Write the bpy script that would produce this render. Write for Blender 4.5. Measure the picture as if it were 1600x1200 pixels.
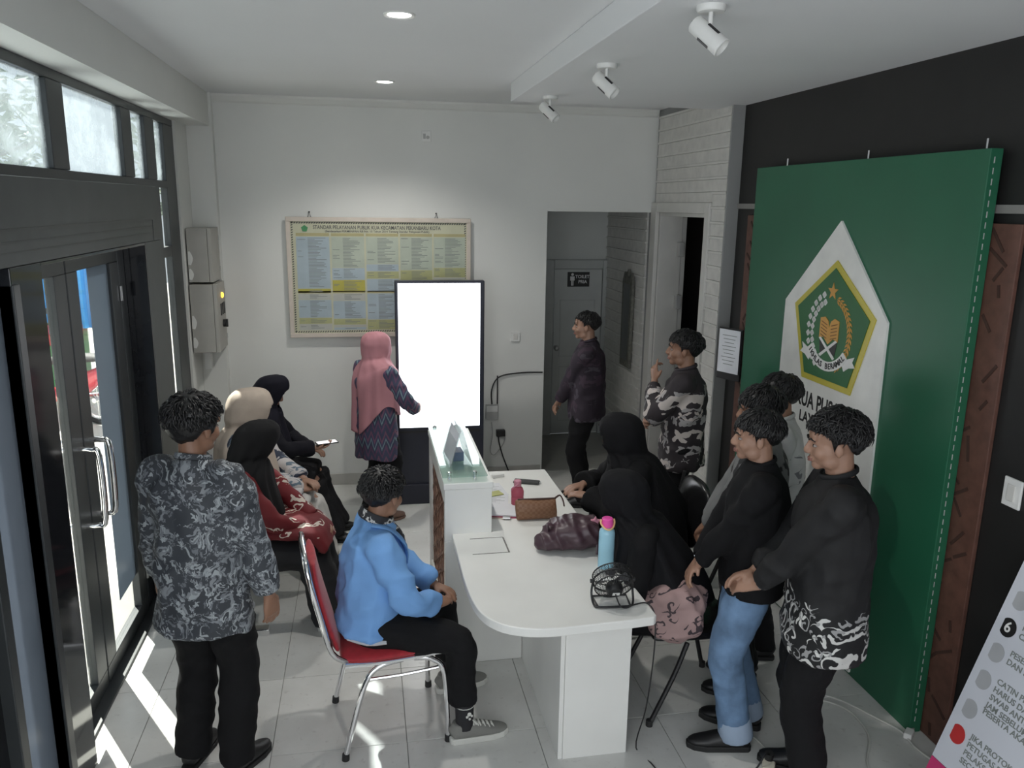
import bpy, bmesh, math, random
from mathutils import Vector, Matrix, Euler, noise
random.seed(7)
for o in list(bpy.data.objects): bpy.data.objects.remove(o)
SC = bpy.context.scene; COL = SC.collection
V = Vector; PI = math.pi
# ------------------------------------------------------------ camera
cam_d = bpy.data.cameras.new('camera'); cam = bpy.data.objects.new('camera', cam_d); COL.objects.link(cam)
cam_d.sensor_width = 36; cam_d.lens = 1245.3 / 1600 * 36; cam_d.clip_start = .05; cam_d.clip_end = 300
def cam_matrix(yaw, pitch, roll, loc):
    f = V((math.sin(yaw)*math.cos(pitch), math.cos(yaw)*math.cos(pitch), -math.sin(pitch)))
    r = V((math.cos(yaw), -math.sin(yaw), 0)); u = r.cross(f)
    r2 = r*math.cos(roll)+u*math.sin(roll); u2 = -r*math.sin(roll)+u*math.cos(roll)
    m = Matrix((r2, u2, -f)).transposed().to_4x4(); m.translation = loc
    return m
cam.matrix_world = cam_matrix(.184797, .2220389, .0148384, V((0, 0, 2.4089)))
SC.camera = cam
# ------------------------------------------------------------ sky, sun, fill lights
W = bpy.data.worlds.new('world'); SC.world = W; W.use_nodes = True
bg = W.node_tree.nodes['Background']; bg.inputs[0].default_value = (.86, .91, .97, 1); bg.inputs[1].default_value = 1.25
def lamp(name, kind, loc, direction, energy, color=(1, 1, 1), **kw):
    d = bpy.data.lights.new(name, kind); o = bpy.data.objects.new(name, d); COL.objects.link(o)
    o.location = loc; o.rotation_euler = V(direction).to_track_quat('-Z', 'Y').to_euler()
    d.energy = energy; d.color = color
    for k, v in kw.items(): setattr(d, k, v)
    return o
EL = math.radians(47.5)
lamp('sun', 'SUN', (-6, 14, 9), (.52*math.cos(EL), -.855*math.cos(EL), -math.sin(EL)), 19, (1, .95, .88), angle=math.radians(.6))
# added fill light, just inside an unseen window behind the camera
lamp('window_daylight', 'AREA', (.5, -1.45, 1.75), (0, 1, -.08), 23, (.95, .98, 1), shape='RECTANGLE', size=3.3, size_y=2.1)
# added fill light from the left, at unseen panes nearer than the doors
lamp('front_daylight', 'AREA', (-1.22, .1, 1.55), (1, .12, -.05), 58, (.95, .98, 1), shape='RECTANGLE', size=3.0, size_y=1.7)
SC.view_settings.view_transform = 'Standard'; SC.view_settings.look = 'None'
SC.view_settings.gamma = 1; SC.view_settings.use_curve_mapping = False
SC.view_settings.exposure = .2

# ------------------------------------------------------------ helpers: objects
def tag(o, label=None, cat=None, group=None, kind=None):
    if label: o['label'] = label
    if cat: o['category'] = cat
    if group: o['group'] = group
    if kind: o['kind'] = kind
    return o
def empty(name, loc=(0, 0, 0), rz=0, label=None, cat=None, group=None, kind=None, parent=None):
    o = bpy.data.objects.new(name, None); COL.objects.link(o); o.location = loc; o.rotation_euler = (0, 0, rz)
    o.empty_display_size = .1; o.parent = parent
    return tag(o, label, cat, group, kind)
def link(name, me, mat=None, parent=None, kind=None):
    o = bpy.data.objects.new(name, me); COL.objects.link(o); o.parent = parent
    if mat is not None and not me.materials: me.materials.append(mat)
    if kind: o['kind'] = kind
    return o
def copy_tree(o, parent=None):
    c = o.copy(); COL.objects.link(c); c.parent = parent
    for ch in list(o.children): copy_tree(ch, c)
    return c
def catmull(pts, n):
    out = []; L = len(pts)
    for i in range(L-1):
        p0 = pts[max(i-1, 0)]; p1 = pts[i]; p2 = pts[i+1]; p3 = pts[min(i+2, L-1)]
        for k in range(n):
            t = k/n
            out.append([.5*((2*b)+(-a+c)*t+(2*a-5*b+4*c-d)*t*t+(-a+3*b-3*c+d)*t**3) for a, b, c, d in zip(p0, p1, p2, p3)])
    out.append(list(pts[-1])); return out
class MB:
    def __init__(s): s.v = []; s.f = []; s.xf = None
    def add(s, vs, fs):
        n = len(s.v); s.v += [V(p) for p in vs]; s.f += [tuple(i+n for i in f) for f in fs]
        return s
    def box(s, x0, x1, y0, y1, z0, z1):
        vs = [(x, y, z) for z in (z0, z1) for y in (y0, y1) for x in (x0, x1)]
        return s.add(vs, [(0, 2, 3, 1), (4, 5, 7, 6), (0, 1, 5, 4), (2, 6, 7, 3), (0, 4, 6, 2), (1, 3, 7, 5)])
    def obox(s, m, sx, sy, sz):
        vs = [m @ V((x*sx/2, y*sy/2, z*sz/2)) for z in (-1, 1) for y in (-1, 1) for x in (-1, 1)]
        return s.add(vs, [(0, 2, 3, 1), (4, 5, 7, 6), (0, 1, 5, 4), (2, 6, 7, 3), (0, 4, 6, 2), (1, 3, 7, 5)])
    def rings(s, R, cap=True, close=False):
        n = len(R[0]); vs = [p for r in R for p in r]; fs = []
        for i in range(len(R)-1 if not close else len(R)):
            a = i*n; b = ((i+1) % len(R))*n
            for k in range(n): fs.append((a+k, a+(k+1) % n, b+(k+1) % n, b+k))
        if cap and not close:
            fs.append(tuple(range(n-1, -1, -1))); fs.append(tuple((len(R)-1)*n+k for k in range(n)))
        return s.add(vs, fs)
    def tube(s, pts, rad, seg=10, lat=None, sub=1, close=False, cap=True):
        """sweep of an ellipse; rad is a number or pair (lateral, other) per point"""
        if not isinstance(rad, (list, tuple)): rad = [rad]*len(pts)
        q = [list(p)+(list(r) if isinstance(r, (list, tuple)) else [r, r]) for p, r in zip(pts, rad)]
        if sub > 1: q = catmull(q, sub)
        P = [V(a[:3]) for a in q]; N = len(P); R = []; a = None
        for i in range(N):
            t = (P[(i+1) % N]-P[i-1]) if close else (P[min(i+1, N-1)]-P[max(i-1, 0)])
            t = t.normalized() if t.length > 1e-9 else V((0, 0, 1))
            if lat is not None: a0 = V(lat)
            elif a is None: a0 = V((1, 0, 0)) if abs(t.x) < .8 else V((0, 1, 0))
            else: a0 = a
            a = a0-t*a0.dot(t)
            a = a.normalized() if a.length > 1e-6 else t.orthogonal().normalized()
            b = t.cross(a)
            R.append([P[i]+a*(q[i][3]*math.cos(2*PI*k/seg))+b*(q[i][4]*math.sin(2*PI*k/seg)) for k in range(seg)])
        return s.rings(R, cap, close)
    def cyl(s, p0, p1, r0, r1=None, seg=14): return s.tube([p0, p1], [r0, r0 if r1 is None else r1], seg)
    def lathe(s, prof, c=(0, 0, 0), seg=24, axis=None):
        m = Matrix.Identity(3) if axis is None else V(axis).to_track_quat('Z', 'Y').to_matrix()
        R = [[V(c)+m @ V((r*math.cos(2*PI*k/seg), r*math.sin(2*PI*k/seg), z)) for k in range(seg)] for r, z in prof]
        return s.rings(R)
    def ball(s, c, r, seg=14, rng=9, rot=None):
        r = (r, r, r) if not isinstance(r, (list, tuple)) else r; R = []
        for i in range(rng+1):
            th = PI*min(max(i/rng, .02), .98)
            R.append([V(c)+((rot if rot else Matrix.Identity(3)) @ V((r[0]*math.sin(th)*math.cos(2*PI*k/seg), r[1]*math.sin(th)*math.sin(2*PI*k/seg), -r[2]*math.cos(th)))) for k in range(seg)])
        return s.rings(R)
    def prism(s, poly, x0, x1, ax='x'):
        n = len(poly)
        def P(a, b, c): return {'x': (c, a, b), 'y': (a, c, b), 'z': (a, b, c)}[ax]
        vs = [P(a, b, x0) for a, b in poly]+[P(a, b, x1) for a, b in poly]
        fs = [tuple(range(n)), tuple(range(2*n-1, n-1, -1))]+[(i, i+n, (i+1) % n+n, (i+1) % n) for i in range(n)]
        return s.add(vs, fs)
    def mesh(s, name, bevel=0, smooth=False, bseg=2):
        me = bpy.data.meshes.new(name); me.from_pydata([tuple(p) for p in s.v], [], s.f)
        bm = bmesh.new(); bm.from_mesh(me); bmesh.ops.recalc_face_normals(bm, faces=bm.faces)
        if bevel:
            ed = [e for e in bm.edges if len(e.link_faces) == 2 and e.calc_face_angle(0) > .6]
            bmesh.ops.bevel(bm, geom=ed, offset=bevel, segments=bseg, profile=.5, affect='EDGES', clamp_overlap=True)
        bm.to_mesh(me); bm.free()
        if smooth:
            for p in me.polygons: p.use_smooth = True
        return me
    def build(s, name, mat, parent=None, bevel=0, smooth=False, kind=None, bseg=2):
        o = link(name, s.mesh(name, bevel, smooth, bseg), mat, parent, kind)
        if smooth and bevel == 0: autosmooth(o.data)
        return o
def autosmooth(me, ang=.7):
    bm = bmesh.new(); bm.from_mesh(me)
    for e in bm.edges:
        if len(e.link_faces) == 2 and e.calc_face_angle(0) > ang: e.smooth = False
    bm.to_mesh(me); bm.free()
def bx(*a): return MB().box(*a)
def evalmesh(ob):
    dg = bpy.context.evaluated_depsgraph_get(); dg.update()
    return bpy.data.meshes.new_from_object(ob.evaluated_get(dg))
def fuse(name, mb, mat, parent, voxel=.01, smooth=4, dec=None, disp=None, keep=None, kind=None):
    """weld overlapping closed shapes into one continuous skin"""
    me = mb.mesh(name); t = bpy.data.objects.new('t', me); COL.objects.link(t)
    m = t.modifiers.new('r', 'REMESH'); m.mode = 'VOXEL'; m.voxel_size = voxel
    if smooth: m = t.modifiers.new('s', 'SMOOTH'); m.iterations = smooth; m.factor = .5
    if dec: m = t.modifiers.new('d', 'DECIMATE'); m.ratio = dec
    me2 = evalmesh(t); bpy.data.objects.remove(t); bpy.data.meshes.remove(me); me2.name = name
    if disp:
        co = [(v.co.copy(), v.normal.copy()) for v in me2.vertices]
        for v, (c, n) in zip(me2.vertices, co): v.co = c+n*disp(c, n)
    if keep:
        bm = bmesh.new(); bm.from_mesh(me2)
        bmesh.ops.delete(bm, geom=[v for v in bm.verts if not keep(v.co)], context='VERTS'); bm.to_mesh(me2); bm.free()
    for p in me2.polygons: p.use_smooth = True
    me2.materials.clear()
    return link(name, me2, mat, parent, kind)
def text(name, body, size, mat, parent, m, ext=.0006, align='CENTER', off=0., width=None):
    c = bpy.data.curves.new('t', 'FONT'); c.body = body; c.size = size; c.align_x = align; c.align_y = 'CENTER'
    c.extrude = ext; c.offset = off; c.resolution_u = 3
    t = bpy.data.objects.new('t', c); COL.objects.link(t); me = evalmesh(t); bpy.data.objects.remove(t)
    if width:
        w = max(v.co.x for v in me.vertices)-min(v.co.x for v in me.vertices)
        me.transform(Matrix.Diagonal((width/w, 1, 1, 1)))
    me.transform(m); me.name = name; me.materials.clear()
    return link(name, me, mat, parent)
def frame3(o, xd, zd):      # matrix: local x -> xd, local z -> zd (normal), at o
    x = V(xd).normalized(); z = V(zd).normalized(); y = z.cross(x)
    m = Matrix((x, y, z)).transposed().to_4x4(); m.translation = V(o); return m
# ------------------------------------------------------------ helpers: materials
class NT:
    def __init__(s, name):
        s.m = bpy.data.materials.new(name); s.m.use_nodes = True; s.t = s.m.node_tree; s.b = s.t.nodes['Principled BSDF']
    def n(s, kind, **kw):
        x = s.t.nodes.new('ShaderNode'+kind)
        for k, v in kw.items(): setattr(x, k, v)
        return x
    def l(s, a, b): s.t.links.new(a, b)
    def put(s, node, i, val):
        if hasattr(val, 'links') or hasattr(val, 'is_linked'): s.l(val, node.inputs[i])
        else: node.inputs[i].default_value = val
    def math(s, op, a, b=0., c=0.):
        x = s.n('Math', operation=op); s.put(x, 0, a); s.put(x, 1, b); s.put(x, 2, c); return x.outputs[0]
    def mix(s, f, a, b):
        x = s.n('Mix', data_type='RGBA'); s.put(x, 0, f)
        s.put(x, 6, a if hasattr(a, 'is_linked') else (*a, 1)); s.put(x, 7, b if hasattr(b, 'is_linked') else (*b, 1)); return x.outputs[2]
    def co(s): return s.n('TexCoord').outputs['Object']
    def noise(s, vec, sc, det=3, rough=.5):
        x = s.n('TexNoise'); s.l(vec, x.inputs['Vector']); x.inputs['Scale'].default_value = sc; x.inputs['Detail'].default_value = det
        x.inputs['Roughness'].default_value = rough; return x
    def step(s, v, a, b):
        x = s.n('MapRange'); s.put(x, 0, v); x.inputs[1].default_value = a; x.inputs[2].default_value = b; return x.outputs[0]
    def bump(s, h, st, d=.01):
        x = s.n('Bump'); s.put(x, 'Height', h); x.inputs['Strength'].default_value = st; x.inputs['Distance'].default_value = d
        s.l(x.outputs[0], s.b.inputs['Normal'])
    def sep(s, vec):
        x = s.n('SeparateXYZ'); s.l(vec, x.inputs[0]); return x.outputs
    def color(s, c): s.put(s.b, 'Base Color', c)
def mat(name, c, rough=.6, metal=0, var=.06, vs=8, bump=0, bs=60, coat=0, spec=.5, sheen=0):
    t = NT(name); co = t.co(); b = t.b
    n = t.noise(co, vs, 3)
    d = tuple(max(0, x*(1-var)) for x in c); e = tuple(min(1, x*(1+var)) for x in c)
    t.color(t.mix(t.step(n.outputs[0], .3, .7), d, e))
    b.inputs['Roughness'].default_value = rough; b.inputs['Metallic'].default_value = metal
    b.inputs['Coat Weight'].default_value = coat; b.inputs['Specular IOR Level'].default_value = spec; b.inputs['Sheen Weight'].default_value = sheen
    if bump: t.bump(t.noise(co, bs, 4).outputs[0], bump, .005)
    return t.m
def emit(name, c, s):
    t = NT(name); t.b.inputs['Base Color'].default_value = (*c, 1); t.b.inputs['Emission Color'].default_value = (*c, 1); t.b.inputs['Emission Strength'].default_value = s
    return t.m
def glass(name, tint=(1, 1, 1), rough=.02, haze=0, haze_c=(.8, .85, .88), dirt=0, refl=1.0):
    """thin pane: clear transmission, mirror reflection at grazing angles, optional film or dirt"""
    t = NT(name); t.t.nodes.remove(t.b); out = t.t.nodes['Material Output']
    tr = t.n('BsdfTransparent'); tr.inputs[0].default_value = (*tint, 1)
    gl = t.n('BsdfGlossy'); gl.inputs['Roughness'].default_value = rough
    fr = t.n('Fresnel'); t.l(t.math('SUBTRACT', 1.5, t.math('MULTIPLY', t.n('NewGeometry').outputs['Backfacing'], 1.5-1/1.5)), fr.inputs[0])   # a pane, not a solid block
    mx = t.n('MixShader'); t.l(t.math('MULTIPLY', fr.outputs[0], refl), mx.inputs[0]); t.l(tr.outputs[0], mx.inputs[1]); t.l(gl.outputs[0], mx.inputs[2]); last = mx
    if haze or dirt:
        df = t.n('BsdfDiffuse'); df.inputs[0].default_value = (*haze_c, 1); tl = t.n('BsdfTranslucent'); tl.inputs[0].default_value = (*haze_c, 1)
        a = t.n('MixShader'); a.inputs[0].default_value = .55; t.l(df.outputs[0], a.inputs[1]); t.l(tl.outputs[0], a.inputs[2])
        m2 = t.n('MixShader'); co = t.co()
        f = t.math('ADD', haze, t.math('MULTIPLY', t.step(t.noise(co, 5, 6, .65).outputs[0], .4, .75), dirt))
        t.put(m2, 0, f); t.l(last.outputs[0], m2.inputs[1]); t.l(a.outputs[0], m2.inputs[2]); last = m2
    t.l(last.outputs[0], out.inputs[0]); return t.m
M = {}
M['wall'] = mat('white_wall_paint', (.74, .745, .72), .75, var=.03, vs=1.5, bump=.12, bs=120)
M['ceil'] = mat('ceiling_paint', (.78, .79, .80), .8, var=.02, vs=1)
M['greywall'] = mat('grey_wall_paint', (.30, .305, .30), .7, var=.05, vs=2)
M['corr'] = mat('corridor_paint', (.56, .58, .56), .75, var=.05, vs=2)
M['grout'] = mat('grout', (.30, .30, .28), .9)
M['dark'] = mat('dark_aluminium', (.035, .04, .043), .38, var=.1)
M['acp'] = mat('charcoal_composite_panel', (.07, .078, .078), .5, var=.12, vs=5)
M['gloss'] = mat('glossy_black_panel', (.012, .013, .016), .09, var=.1)
M['black'] = mat('black_wall', (.014, .0135, .013), .55, var=.12)
M['chrome'] = mat('chrome', (.82, .82, .83), .12, metal=1, var=.03)
M['steel'] = mat('brushed_steel', (.6, .6, .6), .3, metal=1)
M['white'] = mat('white_laminate', (.80, .80, .77), .42, var=.03, vs=4)
M['trimw'] = mat('white_trim', (.66, .65, .62), .5, var=.04)
M['plastic'] = mat('white_plastic', (.78, .78, .76), .4)
M['greyplastic'] = mat('grey_plastic', (.45, .45, .44), .5)
M['bplastic'] = mat('black_plastic', (.015, .015, .016), .4)
M['brown'] = mat('carved_brown_wood', (.12, .055, .04), .55, var=.2, vs=20)
M['brownd'] = mat('carving_groove', (.055, .025, .018), .7)
M['box'] = mat('grey_metal_cabinet', (.40, .39, .36), .5, var=.06)
M['clear'] = glass('clear_glass', (.93, .96, .95))
M['cler'] = glass('dusty_glass', (.75, .8, .82), haze=.16, dirt=.35, haze_c=(.72, .8, .83))
M['frost'] = glass('frosted_film', (.3, .34, .38), rough=.15, haze=.8, haze_c=(.22, .25, .29))
M['plate'] = glass('glass_shelf', (.80, .9, .87), haze=.1, haze_c=(.62, .75, .72), refl=1.6)
M['acryl'] = glass('acrylic', (.9, .92, .93), haze=.12)
def tile_mat():
    t = NT('floor_tile'); co = t.n('NewGeometry').outputs['Position']
    n = t.noise(co, 3, 6, .6); n2 = t.noise(co, 26, 3)
    c = t.mix(t.step(n.outputs[0], .35, .7), (.60, .60, .575), (.70, .70, .675))
    c = t.mix(t.step(n2.outputs[0], .62, .8), c, (.50, .49, .47)); t.color(c)
    t.b.inputs['Roughness'].default_value = .22; return t.m
M['tile'] = tile_mat()
# ============================================================ THE ROOM
def st(name, mb, m, parent=None, bevel=0, smooth=False):
    o = mb.build(name, m, parent, bevel, smooth)
    if parent is None: o['kind'] = 'structure'
    return o
XW, YB, ZC = 2.56, 6.75, 3.2
# floor: a screed with single tiles let into it
fl = st('floor', bx(-1.6, 3.0, -1.75, 6.9, -.12, -.006), M['grout'])
tm = bx(.0015, .5985, .0015, .5985, -.012, 0).mesh('floor_tile', .0012, bseg=1); tm.materials.append(M['tile'])
OX, OY = -.4608, 3.2271
for i in range(-2, 6):
    for j in range(-8, 7):
        x0, y0 = OX+.6*i, OY+.6*j; x1, y1 = x0+.6, y0+.6
        cx0, cx1, cy0, cy1 = max(x0, -1.32), min(x1, 2.565), max(y0, -1.6), min(y1, 6.87)
        if cx1-cx0 < .01 or cy1-cy0 < .01: continue
        if cx1-cx0 > .599 and cy1-cy0 > .599: o = link('floor_tile', tm, None, fl); o.location = (x0, y0, 0)
        else: bx(cx0+.0015, cx1-.0015, cy0+.0015, cy1-.0015, -.012, 0).build('floor_tile', M['tile'], fl)
# ceiling and the dropped part on the right
st('ceiling', bx(-1.37, 3.0, -1.75, 6.9, ZC, ZC+.12), M['ceil'])
st('trim_1', bx(1.0, 2.75, -1.6, 5.55, 3.08, ZC-.001), M['ceil'], bevel=.004)
# back wall with the corridor opening
DX0, DX1, DZ = 1.534, 2.5, 2.354
wb = MB(); wb.box(-1.37, DX0, YB, YB+.12, 0, ZC); wb.box(DX0, 2.7, YB, YB+.12, DZ, ZC)
st('wall_back', wb, M['wall'])
st('trim_2', MB().prism([(YB-.06, ZC-.001), (YB-.001, ZC-.001), (YB-.001, ZC-.06), (YB-.02, ZC-.05), (YB-.05, ZC-.02)], -1.11, 2.48, 'x'), M['wall'])
st('baseboard_back', bx(-1.1, DX0-.002, YB-.012, YB-.0005, 0, .1), mat('grey_baseboard', (.46, .45, .42), .4), bevel=.003)
# corner pier and left wall
st('wall_left', bx(-1.36, -1.30, 6.275, YB-.001, 0, ZC), M['wall'])
st('wall_corner', bx(-1.299, -1.11, 6.665, YB-.001, 0, ZC), M['wall'])
st('trim_3', bx(-1.37, -1.13, -1.6, 6.66, 2.955, ZC-.001), M['wall'])
# rear end of the hall with an unseen wide window, added to let in fill light
wr = MB(); wr.box(-1.6, -1.2, -1.72, -1.6, 0, ZC); wr.box(2.2, 2.8, -1.72, -1.6, 0, ZC); wr.box(-1.2, 2.2, -1.72, -1.6, 0, .65); wr.box(-1.2, 2.2, -1.72, -1.6, 2.85, ZC)
st('wall_rear', wr, M['wall'])
wf = MB()
for x in (-1.2, -.08, 1.04, 2.16): wf.box(x, x+.04, -1.7, -1.62, .65, 2.85)
wf.box(-1.16, 2.16, -1.7, -1.62, .65, .69); wf.box(-1.16, 2.16, -1.7, -1.62, 2.81, 2.85)
st('window_1', wf, M['dark'])
# ---------------- glazed front on the left: clerestory, sidelight, portal, doors
fr = empty('trim_4', (0, 0, 0), kind='structure')
XF0, XF1 = -1.36, -1.315
def rail(name, y0, y1, z0, z1, x0=XF0, x1=XF1, m='dark', bev=.004): return bx(x0, x1, y0, y1, z0, z1).build(name, M[m], fr, bev)
rail('top_rail', -1.6, 6.275, 2.91, 2.955); rail('transom', -1.6, 6.0, 2.482, 2.53)
rail('end_post', 5.98, 6.274, 0, 2.909)
for a, b in ((3.90, 4.10), (5.0, 5.2), (5.5, 5.735), (2.7, 2.9), (1.5, 1.7), (.3, .5), (-.9, -.7)): rail('mullion', a, b, 2.531, 2.909)
rail('mullion', 5.60, 5.735, 0, 2.48); rail('sidelight_rail', 5.736, 5.979, 2.02, 2.09); rail('sidelight_rail', 5.736, 5.979, 0, .06)
wn = 2
def window(y0, y1, z0, z1, m='cler', x=-1.34):
    global wn
    o = st('window_%d' % wn, bx(x-.003, x+.003, y0, y1, z0, z1), M[m]); wn += 1; return o
for a, b in ((2.9, 3.9), (4.1, 5.0), (5.2, 5.5), (5.735, 5.98), (1.7, 2.7), (.5, 1.5), (-.7, .3)): window(a, b, 2.53, 2.91)
window(5.735, 5.98, 2.09, 2.482, 'clear'); window(5.735, 5.98, .06, 2.02, 'clear')
# portal clad in charcoal panels
po = empty('trim_5', (0, 0, 0), kind='structure')
bx(-1.27, -1.2, 1.9, 5.17, 2.17, 2.481).build('portal_header', M['acp'], po, .003)
gp = MB(); gp.box(-1.2, -1.1975, 2.2, 5.03, 2.29, 2.3); gp.box(-1.2, -1.1975, 5.02, 5.03, 2.172, 2.29); gp.box(-1.2, -1.1982, 2.2, 4.99, 2.25, 2.256); gp.box(-1.2, -1.1982, 2.2, 4.9, 2.215, 2.219)
gp.build('header_groove', M['dark'], po)
bx(-1.27, -1.2, 4.83, 5.17, 0, 2.169).build('portal_pier', M['acp'], po, .003)
bx(-1.38, -1.201, 4.815, 4.829, .0, 2.165).build('reveal_panel', M['gloss'], po, .002)
bx(-1.36, -1.201, 3.31, 4.815, 2.155, 2.168).build('reveal_panel', M['gloss'], po, .002)
bx(-1.34, -1.2, 3.03, 3.31, 0, 2.169).build('portal_pier', M['gloss'], po, .004)
bx(-1.27, -1.195, 3.03, 3.09, 0, 2.11).build('pier_stile', M['dark'], po, .004)
bx(-1.25, -1.244, 2.72, 3.03, .05, 2.169).build('frosted_pane', M['frost'], po)
bx(-1.252, -1.243, 1.96, 2.66, .05, 2.169).build('dark_pane', M['gloss'], po)
bx(-1.27, -1.2, 2.66, 2.72, 0, 2.169).build('pier_stile', M['dark'], po, .004)
bx(-1.27, -1.2, 1.9, 1.96, 0, 2.169).build('pier_stile', M['dark'], po, .004)
bx(-1.36, -1.28, 5.17, 5.6, 0, 2.481).build('infill_panel', M['acp'], po)  # made-up solid strip hidden by the portal, meant to split the sun into stripes
for i in range(4): bx(-1.34, -1.26, -1.6+1.14*i, -1.52+1.14*i, 0, 2.481).build('front_mullion', M['dark'], po)
bx(-1.34, -1.26, -1.52, 1.9, 0, .5).build('infill_panel', M['acp'], po)
for i in range(3): window(-1.52+1.14*i, -.46+1.14*i, .5, 2.482, 'frost', -1.30)  # unseen glazing added to go with the left fill lamp
bx(-1.36, -1.27, 1.9, 5.17, 2.17, 2.481).build('header_core', M['dark'], po)
bx(-1.38, -1.26, 3.31, 4.815, -.02, .012).build('threshold', M['dark'], po, .004)
# double doors
def door(n, y0, y1, hy, hinge_side):
    d = empty('door_%d' % n, (0, 0, 0), kind='structure')
    ST = .14; X0, X1 = -1.36, -1.318
    m = MB(); m.box(X0, X1, y0, y1, .014, .10); m.build('bottom_rail', M['dark'], d, .003)
    m = MB(); m.box(X0, X1, y0, y1, 2.075, 2.15); m.build('top_rail', M['dark'], d, .003)
    bx(X0, X1, y0, y0+ST, .1, 2.075).build('stile', M['dark'], d, .003)
    bx(X0, X1, y1-ST, y1, .1, 2.075).build('stile', M['dark'], d, .003)
    bx(-1.342, -1.336, y0+ST, y1-ST, .1, 2.075).build('pane', M['clear'], d)
    if n == 2: bx(-1.3355, -1.333, 4.235, y1-ST, .30, 2.073).build('frosted_film', M['frost'], d)
    else: bx(-1.3355, -1.333, y0+ST, 3.63, .30, 2.073).build('frosted_film', M['frost'], d)
    h = MB()
    pts = [(X1, hy, 1.27), (X1+.05, hy, 1.27), (X1+.085, hy, 1.235), (X1+.085, hy, .93), (X1+.05, hy, .895), (X1, hy, .895)]
    h.tube(pts, .014, 12, sub=4); h.build('handle', M['chrome'], d, smooth=True)
    h = MB(); pts = [(X0-(a[0]-X1), a[1], a[2]) for a in pts]; h.tube(pts, .014, 12, sub=4); h.build('handle', M['chrome'], d, smooth=True)
    for zz in (.25, 1.9): MB().cyl((X1+.006, hinge_side, zz-.04), (X1+.006, hinge_side, zz+.04), .008).build('hinge', M['steel'], d)
door(1, 3.32, 3.895, 3.83, 3.335); door(2, 3.91, 4.69, 3.99, 4.685)
bx(-1.38, -1.318, 4.70, 4.812, .013, 2.15).build('jamb', M['dark'], po, .004)
# ---------------- right side: black wall, column, clad wall
st('wall_right', bx(XW, XW+.14, -1.6, 5.29, 0, ZC), M['black'])
st('trim_6', bx(XW-.012, XW-.0005, 2.62, 5.27, 2.40, 2.435), mat('grey_rail', (.25, .24, .23), .5), bevel=.002)
cw = MB(); cw.box(2.50, 2.70, 5.29, 5.62, 0, ZC); cw.box(2.50, 2.70, 5.62, 6.62, 2.36, ZC); cw.box(2.50, 2.70, 6.62, 8.05, 0, ZC)
wc = st('wall_clad', cw, M['greywall'])
bx(2.47, XW+.139, 5.27, 5.289, 0, ZC-.12).build('column_face', M['greywall'], wc, .002)
# cladding: boards with a projecting lip at every course
clad = mat('white_cladding_board', (.66, .65, .62), .55, var=.08, vs=14, bump=.15, bs=50)
lipm = mat('white_cladding_lip', (.70, .69, .66), .5, var=.05)
def course(y0, y1, k, lipout=.0):
    z0 = .02+.104*k; z1 = z0+.086
    if z1 > ZC: return
    bx(2.482, 2.4995, y0, y1, z0, z1).build('cladding_board', clad, wc, .002)
    bx(2.472, 2.4995, y0-lipout, y1, z1+.001, z1+.017).build('cladding_lip', lipm, wc, .001)
for k in range(31):
    z = .02+.104*k
    if z > 2.43: course(5.30, YB-.062, k, .0)
    else: course(5.30, 5.535, k, .0)
    if z < 2.8: course(YB+.125, 8.04, k)
bx(2.482, 2.4995, 5.536, YB-.062, 2.441, 2.514).build('cladding_board', clad, wc, .002)
# door in the clad wall: casing, jamb, leaf standing open, dark room beyond
dr = empty('door_3', (0, 0, 0), kind='structure')
bx(2.465, 2.499, 5.54, 5.62, 0, 2.44).build('casing', M['trimw'], dr, .004)
bx(2.465, 2.499, 6.62, 6.745, 0, 2.44).build('casing', M['trimw'], dr, .004)
bx(2.465, 2.499, 5.621, 6.619, 2.36, 2.44).build('casing', M['trimw'], dr, .004)
bx(2.50, 2.70, 6.59, 6.619, 0, 2.36).build('jamb', M['trimw'], dr, .003); bx(2.50, 2.70, 5.621, 5.65, 0, 2.36).build('jamb', M['trimw'], dr, .003)
bx(2.50, 2.70, 5.65, 6.59, 2.33, 2.36).build('jamb', M['trimw'], dr, .003)
lf = MB(); lf.box(2.705, 2.745, 6.60, 7.40, .01, 2.32); lf.build('leaf', M['trimw'], dr, .003)
for zz in (2.05, 1.6, .3):
    h = bx(2.655, 2.70, 6.515, 6.58, zz-.06, zz+.06); h.build('hinge', M['greyplastic'], dr, .004)
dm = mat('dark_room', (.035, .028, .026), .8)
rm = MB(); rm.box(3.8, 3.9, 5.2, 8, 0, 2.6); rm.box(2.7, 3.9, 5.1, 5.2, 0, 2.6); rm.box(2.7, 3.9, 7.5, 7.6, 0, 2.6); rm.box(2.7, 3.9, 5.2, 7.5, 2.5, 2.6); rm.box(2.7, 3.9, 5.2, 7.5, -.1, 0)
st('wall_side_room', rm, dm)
# ---------------- corridor to the toilet
YT = 8.05
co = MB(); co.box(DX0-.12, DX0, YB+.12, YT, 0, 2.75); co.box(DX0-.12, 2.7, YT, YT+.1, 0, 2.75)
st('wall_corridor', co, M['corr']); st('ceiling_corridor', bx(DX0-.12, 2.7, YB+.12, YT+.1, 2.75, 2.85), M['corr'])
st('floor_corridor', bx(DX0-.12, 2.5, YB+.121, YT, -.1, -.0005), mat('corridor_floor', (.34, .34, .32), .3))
st('trim_7', bx(DX0-.001, DX0+.012, YB-.001, YB+.121, 0, DZ), M['wall'])
d4 = empty('door_4', (0, 0, 0), kind='structure'); dg = mat('grey_pvc_door', (.44, .46, .45), .5, var=.04)
for a in ((1.82, 1.92, 0, 1.86), (2.44, 2.497, 0, 1.86)): bx(a[0], a[1], YT-.05, YT-.001, a[2], a[3]).build('door_frame', dg, d4, .004)
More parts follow.
